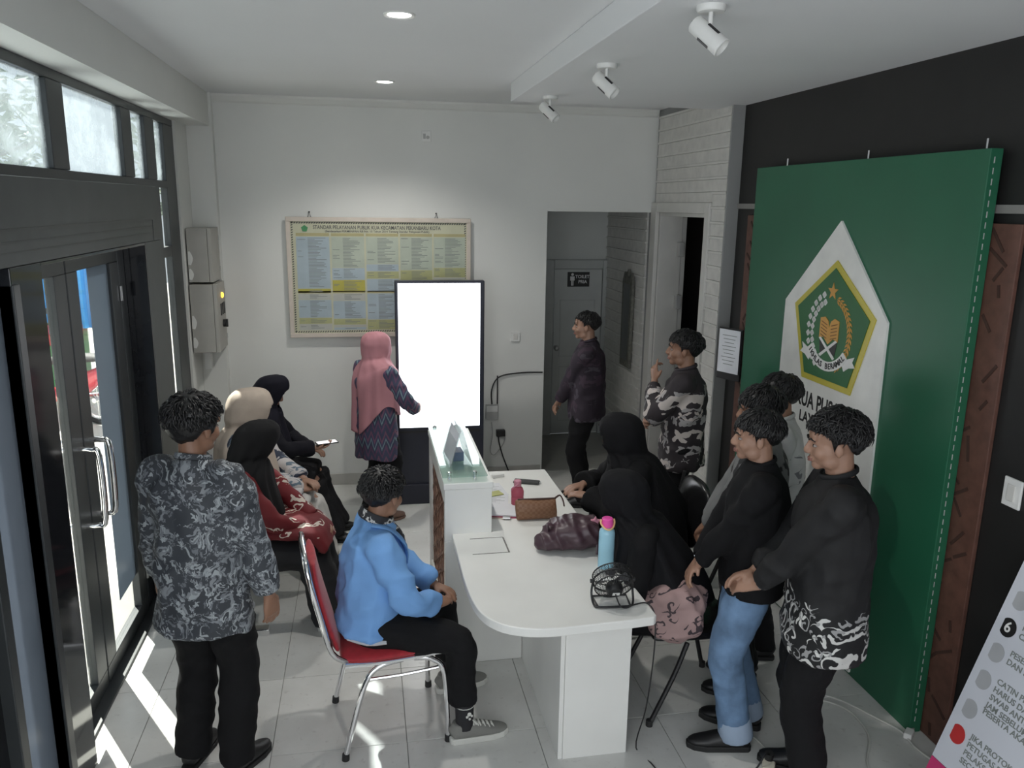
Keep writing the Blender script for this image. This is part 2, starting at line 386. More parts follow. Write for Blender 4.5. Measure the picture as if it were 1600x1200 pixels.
bx(1.921, 2.439, YT-.05, YT-.001, 1.77, 1.86).build('door_frame', dg, d4, .004)
lf = MB().box(1.925, 2.436, YT-.035, YT-.002, .01, 1.765); lf.build('door_leaf', mat('pvc_leaf', (.50, .52, .51), .45, var=.03), d4, .004)
for z0, z1 in ((.15, .75), (.85, 1.45)):
    m = MB(); m.box(1.99, 2.37, YT-.038, YT-.035, z0, z0+.012); m.box(1.99, 2.37, YT-.038, YT-.035, z1-.012, z1); m.box(1.99, 2.002, YT-.038, YT-.035, z0, z1); m.box(2.358, 2.37, YT-.038, YT-.035, z0, z1)
    m.build('moulding', dg, d4)
m = MB(); m.cyl((1.955, YT-.08, .95), (1.955, YT-.036, .95), .022); m.ball((1.955, YT-.085, .95), .028); m.build('door_knob', M['steel'], d4, smooth=True)
# ============================================================ OUTDOORS
conc = mat('sunlit_concrete', (.62, .60, .56), .8, var=.1, vs=2, bump=.2)
st('ground', bx(-16, -1.39, -4, 26, -.2, -.1), conc)
st('step', bx(-1.75, -1.385, 3.0, 5.1, -.1, -.03), conc)
fe = empty('corrugated_fence', (-6.5, 11.6, -.1), label='bright blue corrugated metal fence outside the glass doors', cat='fence')
bl = mat('blue_corrugated_metal', (.05, .36, .78), .45, var=.05)
for k in range(8):
    m = MB(); x0 = -2.9+.72*k-3.6+3.6
    prof = []
    for i in range(25):
        prof.append((x0+.72*i/24, .028*(1 if (i//2) % 2 else -1)))
    poly = prof+[(a, b+.004) for a, b in reversed(prof)]
    m.prism(poly, .78, 2.5, 'z'); m.build('fence_sheet', bl, fe)
for k in range(5): bx(-2.9+1.4*k, -2.83+1.4*k, .04, .1, 0, 2.45).build('fence_post', M['steel'], fe)
sk = empty('waste_skip', (-5.38, 11.0, -.1), label='green metal waste skip with a red rim below the blue fence', cat='skip')
gm = mat('green_paint', (.07, .30, .10), .5, var=.1)
MB().prism([(-1.5, 0), (1.5, 0), (1.62, .72), (-1.62, .72)], -.4, .4, 'y').build('skip_body', gm, sk, .01)
bx(-1.66, 1.66, -.44, .44, .721, .86).build('rim', mat('red_paint', (.55, .05, .05), .5), sk, .01)
for i in range(6): bx(-1.3+.5*i, -1.24+.5*i, -.43, -.405, .05, .7).build('rib', gm, sk, .004)
for z in (.25, .5): bx(-1.5, 1.5, -.425, -.402, z, z+.04).build('rib', gm, sk, .004)
# motorbike seen from the front quarter
mo = empty('motorbike', (-3.55, 9.75, -.1), math.radians(62), label='red scooter motorbike parked outside behind the glass door', cat='motorbike')
rb = mat('black_rubber', (.02, .02, .02), .7); rp = mat('red_gloss', (.55, .03, .05), .2, coat=.5)
for y in (.62, -.62):
    c = (0, y, .28)
    w = MB(); w.tube([(0, y+.25*math.cos(2*PI*k/28), .28+.25*math.sin(2*PI*k/28)) for k in range(28)], .034, 8, close=True); wo = w.build('tyre', rb, mo, smooth=True)
    w = MB(); w.tube([(0, y+.212*math.cos(2*PI*k/28), .28+.212*math.sin(2*PI*k/28)) for k in range(28)], .016, 8, close=True); w.build('wheel_rim', mat('white_rim', (.8, .8, .8), .3), wo, smooth=True)
    w = MB(); w.cyl((-.05, y, .28), (.05, y, .28), .03)
    for k in range(8): w.cyl((0, y, .28), (0, y+.21*math.cos(PI*k/4), .28+.21*math.sin(PI*k/4)), .005, seg=6)
    w.build('spokes', M['steel'], wo)
m = MB()
for s in (-1, 1): m.cyl((.06*s, .62, .28), (.05*s, .42, .85), .017)
m.build('front_fork', M['steel'], mo)
MB().tube([(0, .72, .50), (0, .64, .58), (0, .5, .57)], [(.05, .01), (.06, .012), (.05, .01)], 10, (1, 0, 0), 3).build('front_fender', rp, mo, smooth=True)
m = MB(); m.tube([(0, .50, .60), (0, .44, .78), (0, .38, .95), (0, .36, 1.02)], [(.08, .05), (.16, .07), (.15, .08), (.09, .05)], 14, (1, 0, 0), 4); m.build('front_fairing', rp, mo, smooth=True)
m = MB(); m.tube([(0, .40, .62), (0, .25, .35), (0, -.1, .30), (0, -.45, .45), (0, -.85, .68)], [(.09, .05), (.11, .06), (.12, .09), (.12, .12), (.06, .05)], 14, (1, 0, 0), 4); m.build('body_panel', rp, mo, smooth=True)
m = MB(); m.tube([(0, .1, .66), (0, -.2, .72), (0, -.55, .76), (0, -.8, .77)], [(.07, .04), (.12, .05), (.12, .05), (.08, .03)], 12, (1, 0, 0), 4); m.build('seat', rb, mo, smooth=True)
m = MB(); m.tube([(-.34, .26, 1.04), (-.2, .36, 1.06), (0, .38, 1.02), (.2, .36, 1.06), (.34, .26, 1.04)], .014, 8, sub=3); m.build('handlebar', M['bplastic'], mo, smooth=True)
for s in (-1, 1):
    m = MB(); m.cyl((.24*s, .34, 1.05), (.30*s, .33, 1.18), .005, seg=6); m.ball((.31*s, .33, 1.2), (.055, .012, .035)); m.build('mirror', M['bplastic'], mo, smooth=True)
MB().ball((0, .50, .86), (.07, .035, .05)).build('headlamp', M['plastic'], mo, smooth=True)
MB().tube([(.13, -.2, .25), (.15, -.6, .3), (.15, -.95, .42)], [.03, .045, .04], 10, sub=3).build('exhaust', M['steel'], mo, smooth=True)
# trees beyond the fence, seen hazily through the clerestory
leafm = mat('leaf_green', (.16, .22, .12), .6, var=.3); barkm = mat('bark', (.20, .16, .12), .8)
def tree(x, y, h, r, n, label, seed):
    rnd = random.Random(seed); t = empty('tree', (x, y, -.1), label=label, cat='tree', group='trees behind the fence')
    m = MB(); m.tube([(0, 0, 0), (.05, 0, h*.4), (-.05, .1, h*.75)], [.12, .09, .04], 8, sub=3)
    for k in range(6):
        a = rnd.uniform(0, 6.28); z = h*rnd.uniform(.4, .65); m.tube([(0, 0, z), (.5*r*math.cos(a), .5*r*math.sin(a), z+.4), (.9*r*math.cos(a), .9*r*math.sin(a), z+.6)], [.05, .03, .012], 6, sub=2)
    m.build('trunk', barkm, t, smooth=True)
    m = MB()
    for k in range(n):
        d = V((rnd.gauss(0, 1), rnd.gauss(0, 1), rnd.gauss(0, .8))).normalized()*r*rnd.uniform(.45, 1)
        c = V((0, 0, h*.72))+d; e = Euler((rnd.uniform(-1, 1), rnd.uniform(-1, 1), rnd.uniform(0, 6.28))).to_matrix(); L = rnd.uniform(.1, .2)
        m.add([c+e @ V(p) for p in ((0, -L, 0), (L*.35, 0, .02), (0, L, 0), (-L*.35, 0, .02))], [(0, 1, 2, 3)])
    m.build('foliage', leafm, t, kind='stuff')
tree(-6.2, 14.2, 4.6, 1.5, 900, 'leafy tree behind the blue fence, hazy through the wide pane', 3)
tree(-9.2, 13.6, 5.0, 1.7, 900, 'taller leafy tree further left behind the blue fence', 4)
tree(-3.2, 16.5, 4.4, 1.3, 700, 'small leafy tree behind the fence beside the end pane', 5)
# ============================================================ LIGHTS OF THE ROOM
warm = emit('lamp_glow', (1, .98, .94), 14)
def downlight(x, y, label):
    o = empty('downlight', (x, y, ZC), label=label, cat='ceiling light', group='recessed ceiling downlights')
    MB().rings([[V((r*math.cos(2*PI*k/28), r*math.sin(2*PI*k/28), z)) for k in range(28)] for r, z in ((.052, -.004), (.066, -.008), (.07, -.001), (.052, -.0005))], close=True).build('trim_ring', M['plastic'], o, smooth=True)
    MB().lathe([(.0005, -.0035), (.051, -.0035), (.051, -.0008), (.0005, -.0008)], seg=28).build('diffuser', warm, o)
    lamp('downlight_lamp', 'SPOT', (x, y, ZC-.02), (0, 0, -1), 60, (1, .97, .92), spot_size=2.3, spot_blend=.7, shadow_soft_size=.05)
downlight(.179, 3.73, 'round recessed downlight nearer the top edge of the picture')
downlight(.171, 5.73, 'round recessed downlight closest to the white back wall')
def spotlight(y, label):
    o = empty('ceiling_spotlight', (1.19, y, 3.08), label=label, cat='spotlight', group='white ceiling spotlights')
    MB().lathe([(.001, -.022), (.045, -.022), (.05, -.016), (.05, -.0005), (.001, -.0005)], seg=28).build('mount', M['plastic'], o, smooth=True)
    MB().cyl((0, 0, -.022), (0, 0, -.085), .008).build('stem', M['plastic'], o, smooth=True)
    d = V((.55, -.45, -.62)).normalized(); c = V((0, 0, -.10))
    h = MB(); h.lathe([(.001, -.075), (.026, -.075), (.032, -.068), (.034, .06), (.030, .062), (.028, .045), (.001, .045)], c=c, axis=d, seg=26); hd = h.build('lamp_head', M['plastic'], o, smooth=True)
    q = d.to_track_quat('Z', 'Y').to_matrix()
    for a in (0, 2.1, 4.2):
        s = MB()
        e = V((math.cos(a), math.sin(a), 0)); m4 = (q.to_4x4()); m4.translation = c+q @ (e*.0335)
        s.obox(m4 @ Matrix.Rotation(a, 4, 'Z'), .002, .012, .05); s.build('vent_slot', M['bplastic'], hd)
    for k in range(6): p = c+q @ V((.018*math.cos(k*1.047), .018*math.sin(k*1.047), -.0755)); MB().ball(p, .004, 8, 5).build('vent_hole', M['bplastic'], hd)
for y, l in ((2.767, 'white ceiling spotlight nearest the camera, cut by the top edge'), (3.974, 'white ceiling spotlight, middle one of three'), (5.197, 'white ceiling spotlight farthest, near the back wall')): spotlight(y, l)
# ============================================================ BACK WALL THINGS
# framed service-standards board
pf = empty('service_board', (0, YB, 0), label='wide framed board of yellow and blue service tables on back wall', cat='notice board')
X0, X1, Z0, Z1 = -.606, .885, 1.308, 2.285
m = MB(); f = .035
m.box(X0, X1, -.05, -.03, Z1-f, Z1); m.box(X0, X1, -.05, -.03, Z0, Z0+f); m.box(X0, X0+f, -.05, -.03, Z0+f, Z1-f); m.box(X1-f, X1, -.05, -.03, Z0+f, Z1-f)
m.build('frame', mat('pale_wood_frame', (.62, .55, .48), .5, var=.08), pf, .003)
bx(X0+.01, X1-.01, -.03, -.012, Z0+.01, Z1-.01).build('backing', M['greyplastic'], pf)
pw = lambda a, b, c, d, n, col, dep=0.: bx(a, b, -.0335-dep, -.032-dep, c, d).build(n, col, pf)
cream = mat('print_cream', (.52, .52, .38), .5); pw(X0+f, X1-f, Z0+f, Z1-f, 'paper', cream)
gold = mat('print_olive', (.42, .38, .20), .5); ink = mat('print_ink', (.10, .10, .10), .6); inkl = mat('print_grey_ink', (.22, .24, .23), .6)
bi = X0+.04
m = MB()
for i in range(72):
    a = X0+.04+i*.01955
    for z in (Z1-.053, Z0+.04): m.prism([(a, z), (a+.01, z), (a+.018, z+.013), (a+.008, z+.013)], -.0342, -.0336, 'y')
for i in range(46):
    z = Z0+.045+i*.01955
    for a in (X0+.04, X1-.053): m.prism([(a, z), (a+.013, z+.006), (a+.013, z+.016), (a, z+.01)], -.0342, -.0336, 'y')
m.build('ornament_border', ink, pf)
cols = {'b': mat('print_blue', (.38, .46, .51), .5), 'g': mat('print_pale_green', (.43, .48, .40), .5), 'y': mat('print_yellow', (.46, .42, .08), .5), 'l': mat('print_lime', (.42, .43, .22), .5), 'w': mat('print_grey', (.47, .48, .44), .5)}
CW = .262; xs = [X0+.075+i*.277 for i in range(5)]
lay = [[('b', .42), ('y', .035), None, ('w', .05), ('b', .15), ('l', .05), ('w', .06), ('y', .07)],
       [('g', .25), ('b', .1), ('y', .1), None, ('w', .06), ('b', .15), ('l', .05), ('w', .02), ('b', .1)],
       [('g', .22), ('b', .06), ('l', .06), ('b', .11), None, ('b', .22), ('l', .11), ('y', .04)],
       [('g', .27), ('l', .10), ('w', .08), None, ('b', .2), ('l', .17)], [('g', .25), ('l', .08), ('w', .02), ('l', .10), None, ('b', .2), ('y', .17)]]
rnd = random.Random(2)
for ci, x in enumerate(xs):
    z = Z1-.155; pw(x, x+CW, z+.005, z+.028, 'table_heading', gold, .001)
    tx = MB()
    for it in lay[ci]:
        if it is None:
            z = Z1-.155-.46; pw(x, x+CW, z+.002, z+.02, 'table_heading', gold, .001); continue
        c, h = it; h = min(h, z-(Z0+.058))
        if h < .012: continue
        pw(x, x+CW, z-h+.002, z-.002, 'table_cell', cols[c], .001)
        k = z-.014
        while k > z-h+.006:
            L = rnd.uniform(.05, .145); tx.box(x+.092, x+.092+L, -.0354, -.0346, k, k+.0042)
            if rnd.random() < .22: tx.box(x+.01, x+.01+rnd.uniform(.03, .07), -.0354, -.0346, k, k+.0042)
            k -= .0115
        z -= h
    tx.build('table_text', inkl, pf, kind='stuff')
FM = lambda x, z, d=.0345: frame3((x, -d, z), (1, 0, 0), (0, -1, 0))
text('title', 'STANDAR PELAYANAN PUBLIK KUA KECAMATAN PEKANBARU KOTA', .042, ink, pf, FM(.12, Z1-.082), off=.0006, width=1.03)
text('subtitle', '(Berdasarkan PERMENPAN RB No. 15 Tahun 2014 Tentang Standar Pelayanan Publik)', .024, ink, pf, FM(.12, Z1-.112), off=.0002, width=.84)
MB().prism([(-.46+.028*math.sin(a), Z1-.092+.028*math.cos(a)) for a in [2*PI*k/5 for k in range(5)]], -.036, -.0337, 'y').build('crest', mat('print_green', (.06, .25, .10), .5), pf)
for x in (-.42, .60):
    m = MB(); m.tube([(x-.012, -.03, Z1), (x, -.02, Z1+.035), (x+.012, -.03, Z1)], .0025, 6); m.ball((x, -.012, Z1+.038), .007, 8, 6); m.build('hanger', M['bplastic'], pf)
# kiosk display
k = empty('display_kiosk', (.58, 6.24, 0), label='tall navy kiosk display with a glowing blank white screen', cat='display')
nv = mat('navy_kiosk_shell', (.014, .016, .030), .35, var=.1)
bx(-.35, .35, -.035, .045, .03, 1.82).build('housing', nv, k, .006)
bx(-.327, .315, -.0385, -.0352, .647, 1.802).build('screen', emit('white_screen', (.93, .96, 1), 2.6), k)
bx(-.357, .357, -.055, .10, 0, .17).build('plinth', nv, k, .006)
bx(-.33, .32, -.0372, -.0352, .60, .62).build('bezel_line', M['bplastic'], k)
# wall fittings
def plate(name, x, z, label, cat, w=.075, h=.085, holes=True):
    o = empty(name, (x, YB, z), label=label, cat=cat); bx(-w/2, w/2, -.012, -.0005, -h/2, h/2).build('cover_plate', M['plastic'], o, .003)
    if holes:
        MB().lathe([(.001, -.0015), (.014, -.0015), (.014, 0), (.001, 0)], c=(.012, -.0125, -.008), axis=(0, 1, 0)).build('socket', M['greyplastic'], o)
        bx(-.025, -.005, -.0145, -.012, -.02, .02).build('rocker', M['greyplastic'], o)
    else: bx(-.018, .018, -.0155, -.012, -.026, .026).build('rocker', M['trimw'], o, .002)
    return o
plate('wall_socket', .525, 2.933, 'small white socket plate high on the back wall', 'socket')
plate('light_switch', 1.284, 1.282, 'white light switch beside the corridor opening', 'switch', .08, .08, False)
jb = empty('junction_box', (1.08, YB, .62), label='small grey junction box on the back wall by the kiosk', cat='junction box')
bx(-.055, .055, -.04, -.0005, -.07, .06).build('case', M['greyplastic'], jb, .004); bx(-.05, .05, -.044, -.0405, .0, .055).build('cover', M['plastic'], jb, .002)
pc = empty('wall_power_cord', (1.10, YB, .60), label='black cord and plug running from corridor edge to the floor behind kiosk', cat='cord')
w = MB(); w.tube([(.434, -.008, .36), (.25, -.008, .36), (.05, -.01, .33), (-.02, -.012, .22), (-.02, -.02, .085)], .006, 8, sub=5); w.build('cable', M['bplastic'], pc, smooth=True)
w = MB(); w.tube([(.03, -.012, .34), (.03, -.012, .085)], .006, 8); w.build('cable', M['bplastic'], pc, smooth=True)
bx(.02, .10, -.05, -.002, -.21, -.15).build('plug', M['bplastic'], pc, .006)
w = MB(); w.tube([(.04, -.03, -.21), (.05, -.03, -.28), (.09, -.05, -.42), (.16, -.08, -.597)], .006, 8, sub=5); w.build('cable', M['bplastic'], pc, smooth=True)
w = MB(); w.tube([(-.02, -.01, -.08), (-.01, -.012, -.2), (-.03, -.02, -.34), (.0, -.03, -.38), (.05, -.03, -.33), (.09, -.03, -.27), (.10, -.03, -.2)], .004, 8, sub=5); w.build('adapter_lead', M['greyplastic'], pc, smooth=True)
# electric cabinets in the corner
def cabinet(z0, z1, y0, x1, label, lampy):
    o = empty('electric_cabinet', (-1.29, y0, z0), label=label, cat='cabinet', group='grey electric cabinets in the corner')
    h = z1-z0; d = 6.664-y0; w = x1+1.29
    bx(0, w-.03, 0, d, 0, h).build('case', M['box'], o, .003); bx(w-.028, w, 0, d, .0, h).build('door', M['box'], o, .003)
    for zz in (.08, h-.08): bx(w-.02, w+.006, d-.03, d-.015, zz-.02, zz+.02).build('hinge', M['greyplastic'], o)
    pm = MB()
    for s, zz, hh in ((0, h*.45, .05), (0, h*.15, .04)): pm.tube([(.012, -.001, zz-hh), (.02, -.001, zz), (.012, -.001, zz+hh)], [(.010, .0008), (.018, .0012), (.006, .0008)], 10, (1, 0, 0), 3)
    pm.build('paint_smear', M['wall'], o)
    if lampy:
        MB().ball((w+.004, .2, h-.1), (.012, .022, .022)).build('indicator_lamp', emit('amber_lamp', (1, .55, .05), 3), o, smooth=True)
        for i in range(3): bx(w, w+.006, .12+i*.07, .145+i*.07, h-.25, h-.16).build('label_strip', M['bplastic'], o)
        m = MB(); m.cyl((w, .2, h-.32), (w+.02, .2, h-.32), .03); m.box(w+.02, w+.035, .19, .21, h-.35, h-.29); m.build('rotary_switch', M['bplastic'], o)
cabinet(1.80, 2.20, 6.34, -1.115, 'upper plain grey electric cabinet in the corner', False)
cabinet(1.265, 1.785, 6.32, -1.095, 'lower grey electric cabinet with amber lamp in the corner', True)
o = MB(); o.box(-1.25, -1.20, 6.50, 6.56, 1.10, 1.264); tag(o.build('cable_duct', M['plastic'], None, .003), 'short white cable duct below the lower electric cabinet', 'cable duct')
# toilet sign on the corridor door
ts = empty('toilet_sign', (2.18, YT-.036, 1.66), label='black toilet sign with a white figure on the grey door', cat='sign')
bx(-.117, .117, -.004, -.0005, -.075, .075).build('plate', mat('sign_black', (.02, .02, .02), .4), ts)
wi = mat('sign_white', (.75, .75, .75), .5)
m = MB(); m.lathe([(.0005, 0), (.014, 0), (.014, .001), (.0005, .001)], c=(-.065, -.0055, .05), axis=(0, 1, 0)); m.box(-.088, -.042, -.0055, -.0045, -.012, .03); m.box(-.077, -.067, -.0055, -.0045, -.065, -.011); m.box(-.063, -.053, -.0055, -.0045, -.065, -.011); m.build('figure', wi, ts)
TM = lambda x, z: frame3((x, -.0048, z), (1, 0, 0), (0, -1, 0))
text('lettering', 'TOILET', .046, wi, ts, TM(.04, .026), off=.001); text('lettering', 'PRIA', .046, wi, ts, TM(.045, -.026), off=.001)
# ornate mirror on the corridor's clad wall
mi = empty('carved_mirror', (2.47, 7.22, 1.35), label='dark carved mirror hung on the clad corridor wall', cat='mirror')
pol = [(-.13, -.45), (.13, -.45), (.14, .36), (.09, .45), (.03, .40), (0, .48), (-.03, .40), (-.09, .45), (-.14, .36)]
MB().prism(pol, -.03, 0, 'x').build('carved_frame', mat('grey_carved_wood', (.14, .14, .12), .6, var=.3, vs=30, bump=.5), mi, .004)
bx(-.033, -.030, -.09, .09, -.38, .34).build('glass', mat('old_mirror', (.12, .13, .13), .3, metal=.6), mi)
# ============================================================ RIGHT SIDE: brown carved panels, green sign, switch, notice
def carved(y0, y1, label, seed):
    o = empty('wooden_wall_carving', (XW, (y0+y1)/2, 0), label=label, cat='wall carving'); rr = random.Random(seed); h = (y1-y0)/2
    bx(-.02, -.0005, -h, h, .0, 2.36).build('board', M['brown'], o, .003); n = 0
    for kx in range(34):
        g = MB()
        z = .05+kx*.068; yy = rr.uniform(-h+.05, h-.05); a = rr.choice((.6, -.6, .9, -.9, 1.4)); L = rr.uniform(.05, .12)
        m4 = Matrix.Translation((-.021, yy, z)) @ Matrix.Rotation(a, 4, 'X'); g.obox(m4, .004, min(L, h*.9), .014); g.build('carving', M['brownd'], o)
carved(2.765, 3.05, 'carved reddish brown wall panel right of the green sign', 3)
carved(4.90, 5.08, 'narrow carved brown wall strip left of the green sign', 5)
gs = empty('office_sign', (0, 0, 0), label='large green standing sign with white house shape and emblem', cat='sign')
grn = mat('green_sign_board', (.018, .125, .065), .42, var=.06, vs=3)
XP = 2.475
bx(XP, XW-.026, 2.91, 4.87, 0, 2.655).build('board', grn, gs, .003)
m = MB()
for i in range(60): m.box(XP+.02, XP+.024, 2.9085, 2.9102, .06+i*.043, .085+i*.043)
m.build('edge_stitching', M['greyplastic'], gs)
for y in (4.6, 3.8, 3.0): MB().cyl((XW-.03, y, 2.655), (XW-.03, y, 2.70), .004, seg=8).build('hook', M['steel'], gs)
def plate_yz(poly, x, th, name, mt): return MB().prism(poly, XP-x-th, XP-x, 'x').build(name, mt, gs)
wht = mat('sign_white_acrylic', (.80, .80, .77), .4)
plate_yz([(3.872, 2.349), (3.404, 1.878), (3.385, .02), (4.355, .02), (4.36, 1.882)], .0005, .012, 'white_house_plate', wht)
pent = [(3.86, 2.144), (3.484, 1.88), (3.63, 1.466), (4.098, 1.467), (4.24, 1.874)]; pc_ = (3.862, 1.775)
sc_ = lambda k: [(pc_[0]+(a-pc_[0])*k, pc_[1]+(b-pc_[1])*k) for a, b in pent]
yel = mat('emblem_gold', (.55, .47, .05), .4); eg = mat('emblem_green', (.02, .13, .04), .5); whi = mat('emblem_white', (.78, .78, .76), .5); org = mat('emblem_orange', (.60, .31, .06), .5); blk = mat('emblem_black', (.015, .015, .015), .5)
plate_yz(sc_(1), .013, .006, 'emblem_border', yel); plate_yz(sc_(.89), .0195, .003, 'emblem_field', eg)
L1 = .023; CE = (3.862, 1.755)
def Y(u, w): return (CE[0]-u, CE[1]+w)          # u to the right as one faces the sign
plate_yz([Y(.048*(1 if i % 2 == 0 else .42)*math.sin(PI*i/5), .225+.048*(1 if i % 2 == 0 else .42)*math.cos(PI*i/5)) for i in range(10)], L1, .002, 'star', org)
cot = MB(); rice = MB(); lv = MB()
for i in range(11):
    a = math.radians(112+i*12.5)
    for r in ((.205, .165) if i % 1 == 0 else ()):
        u, w = r*math.cos(a), r*math.sin(a)*1.05
        for q in range(4): cot.prism([Y(u+.010*math.cos(t+q*1.57)+.009*math.cos(q*1.57), w+.010*math.sin(t+q*1.57)+.009*math.sin(q*1.57)) for t in (0, 1.26, 2.5, 3.77, 5.03)], XP-L1-.002, XP-L1, 'x')
for i in range(17):
    a = math.radians(70-i*8.2)
    for r, da in ((.200, .5), (.172, -.5), (.186, 0)):
        u, w = r*math.cos(a), r*math.sin(a)*1.05; t = a+PI/2+da
        rice.prism([Y(u+.018*math.cos(t), w+.018*math.sin(t)), Y(u+.006*math.cos(t+1.57), w+.006*math.sin(t+1.57)), Y(u-.018*math.cos(t), w-.018*math.sin(t)), Y(u-.006*math.cos(t+1.57), w-.006*math.sin(t+1.57))], XP-L1-.002, XP-L1, 'x')
cot.build('cotton_branch', whi, gs); rice.build('rice_branch', org, gs)
for s in (-1, 1):
    pg = [Y(0, .03), Y(.012*s, .065), Y(.045*s, .085), Y(.088*s, .075), Y(.088*s, -.035), Y(.045*s, -.025), Y(0, -.06)]
    plate_yz(pg if s > 0 else pg[::-1], L1, .003, 'book_page', org)
ln = MB()
for s in (-1, 1):
    for j in range(5): z = .045-j*.018; ln.prism([Y(.018*s, z), Y(.075*s, z+.016), Y(.075*s, z+.011), Y(.018*s, z-.005)], XP-L1-.0036, XP-L1-.003, 'x')
ln.build('book_lines', mat('emblem_brown', (.2, .09, .02), .6), gs)
plate_yz([Y(-.085, -.03), Y(0, -.09), Y(.085, -.03), Y(.07, -.115), Y(0, -.075), Y(-.07, -.115)], L1, .0015, 'book_stand_shadow', blk)  # black part of the stand in the emblem
m = MB()
for s in (-1, 1): m.prism([Y(-.085*s, -.035), Y(-.07*s, -.028), Y(.075*s, -.125), Y(.06*s, -.135)], XP-L1-.004-(.001 if s > 0 else 0), XP-L1-.0015, 'x')
m.build('book_stand', whi, gs)
arc = [math.radians(216+i*9) for i in range(13)]
sb = [Y(.235*math.cos(a), .03+.235*math.sin(a)) for a in arc]+[Y(.183*math.cos(a), .03+.183*math.sin(a)) for a in reversed(arc)]
m = MB()
for i in range(12): m.prism([Y(r*math.cos(a), .03+r*math.sin(a)) for r, a in ((.235, arc[i]), (.235, arc[i+1]), (.183, arc[i+1]), (.183, arc[i]))], XP-L1-.006, XP-L1-.001, 'x')
for s in (-1, 1): m.prism([Y(s*.148, -.145), Y(s*.19, -.107), Y(s*.25, -.085), Y(s*.235, -.115), Y(s*.262, -.14), Y(s*.21, -.15), Y(s*.17, -.175)], XP-L1-.004, XP-L1-.001, 'x')
m.build('scroll', whi, gs)
msg = 'IKHLAS BERAMAL'
for i, ch in enumerate(msg):
    if ch == ' ': continue
    a = math.radians(222+i*(96/13)); p = Y(.209*math.cos(a), .03+.209*math.sin(a)); t = a+PI/2
    text('scroll_letter', ch, .044, blk, gs, frame3((XP-L1-.0065, p[0], p[1]), (0, -math.cos(t), math.sin(t)), (-1, 0, 0)), off=.0012)
SM = lambda y, z: frame3((XP-.0128, y, z), (0, -1, 0), (-1, 0, 0))
text('sign_lettering', 'KUA PUSAKA', .125, blk, gs, SM(3.868, 1.345), off=.003, width=.56)
text('sign_lettering', 'LAYANAN', .088, blk, gs, SM(3.905, 1.242), off=.002, width=.37)
sw = empty('light_switch', (XW, 2.625, 1.30), label='white switch on the dark wall at the right edge', cat='switch')
bx(-.012, -.0005, -.045, .045, -.06, .06).build('cover_plate', M['plastic'], sw, .004); bx(-.018, -.012, -.02, .02, -.035, .035).build('rocker', M['trimw'], sw, .003)
nt = empty('paper_notice', (2.44, 5.05, 1.44), label='white paper notice in a black holder beside the green sign', cat='notice')
NM = frame3((0, 0, 0), (.42, -.9, 0), (-.9, -.42, 0))
m = MB(); m.obox(Matrix.Translation((.03, 0, -.02)) @ NM, .20, .36, .012); m.build('holder', M['bplastic'], nt, .003)
m = MB(); m.obox(Matrix.Translation((.018, -.006, .0)) @ NM, .18, .30, .002); m.build('sheet', mat('paper', (.74, .76, .80), .6), nt)
m = MB()
for i in range(9): m.obox(Matrix.Translation((.0165, -.007, .11-.025*i)) @ NM, .12-.02*(i % 3), .004, .002)
m.build('printed_lines', inkl, nt)
# leaning banner at the right edge
bn = empty('info_banner', (2.19, 2.34, 0), label='white information banner with pink foot leaning at the lower right corner', cat='banner')
bw = mat('banner_white', (.66, .68, .74), .45, var=.03, vs=2); pnk = mat('banner_pink', (.62, .05, .18), .5)
nx = V((-1, .02, .35)).normalized(); ax = V((.03, -1, 0)).normalized(); up = nx.cross(ax)
if up.z < 0: up = -up
BO = V((-.06, .12, -.0))
def bp(u, w, d=0): return BO+ax*u+up*w+nx*d
def bquad(u0, u1, w0, w1, d, th=.003):
    return MB().add([bp(u, w, dd) for dd in (d, d+th) for w in (w0, w1) for u in (u0, u1)], [(0, 2, 3, 1), (4, 5, 7, 6), (0, 1, 5, 4), (2, 6, 7, 3), (0, 4, 6, 2), (1, 3, 7, 5)])
bquad(0, .6, .27, 1.2, 0).build('sheet', bw, bn); bquad(0, .6, .0, .268, 0).build('pink_foot', pnk, bn)
bquad(.27, .33, .0, 1.19, -.012, .008).build('support_bar', M['steel'], bn)
def bm(u, w, d=.0038): return frame3(bp(u, w, d), ax, nx)
gi = mat('banner_grey_icon', (.45, .46, .48), .5)
def disc(u, w, r, mt, name): 
    m = MB(); c = bp(u, w, .0033); m.lathe([(.0005, 0), (r, 0), (r, .001), (.0005, .001)], c=c, axis=nx, seg=24); return m.build(name, mt, bn)
rows = [(1.0, gi, None, ['BAGI PESERTA', 'SAKIT WAJIB']), (.885, blk, '6', ['PESERTA AKAD NIKAH', 'CATIN WAJIB']), (.775, gi, None, ['PESERTA AKAD', 'DAN SARUNG TANGAN']), (.655, gi, None, ['CATIN PRIA, CATIN', 'HARUS DALAM KONDISI', 'SWAB ANTIGEN', 'JAM SEBELUM AKAD']), (.525, gi, None, ['PESERTA AKAD NIKAH']), (.41, mat('banner_red', (.55, .04, .04), .5), None, ['JIKA PROTOKOL', 'PETUGAS DAPAT', 'PELAKSANAAN', 'SECARA TERTULIS'])]
for w, mt, num, ls in rows:
    disc(.06, w, .038, mt, 'bullet')
    if num: text('numeral', num, .06, whi, bn, bm(.06, w, .0046), off=.001)
    for i, t in enumerate(ls): text('banner_text', t, .032, inkl, bn, bm(.115, w+.03-.034*i), align='LEFT', off=.0006)
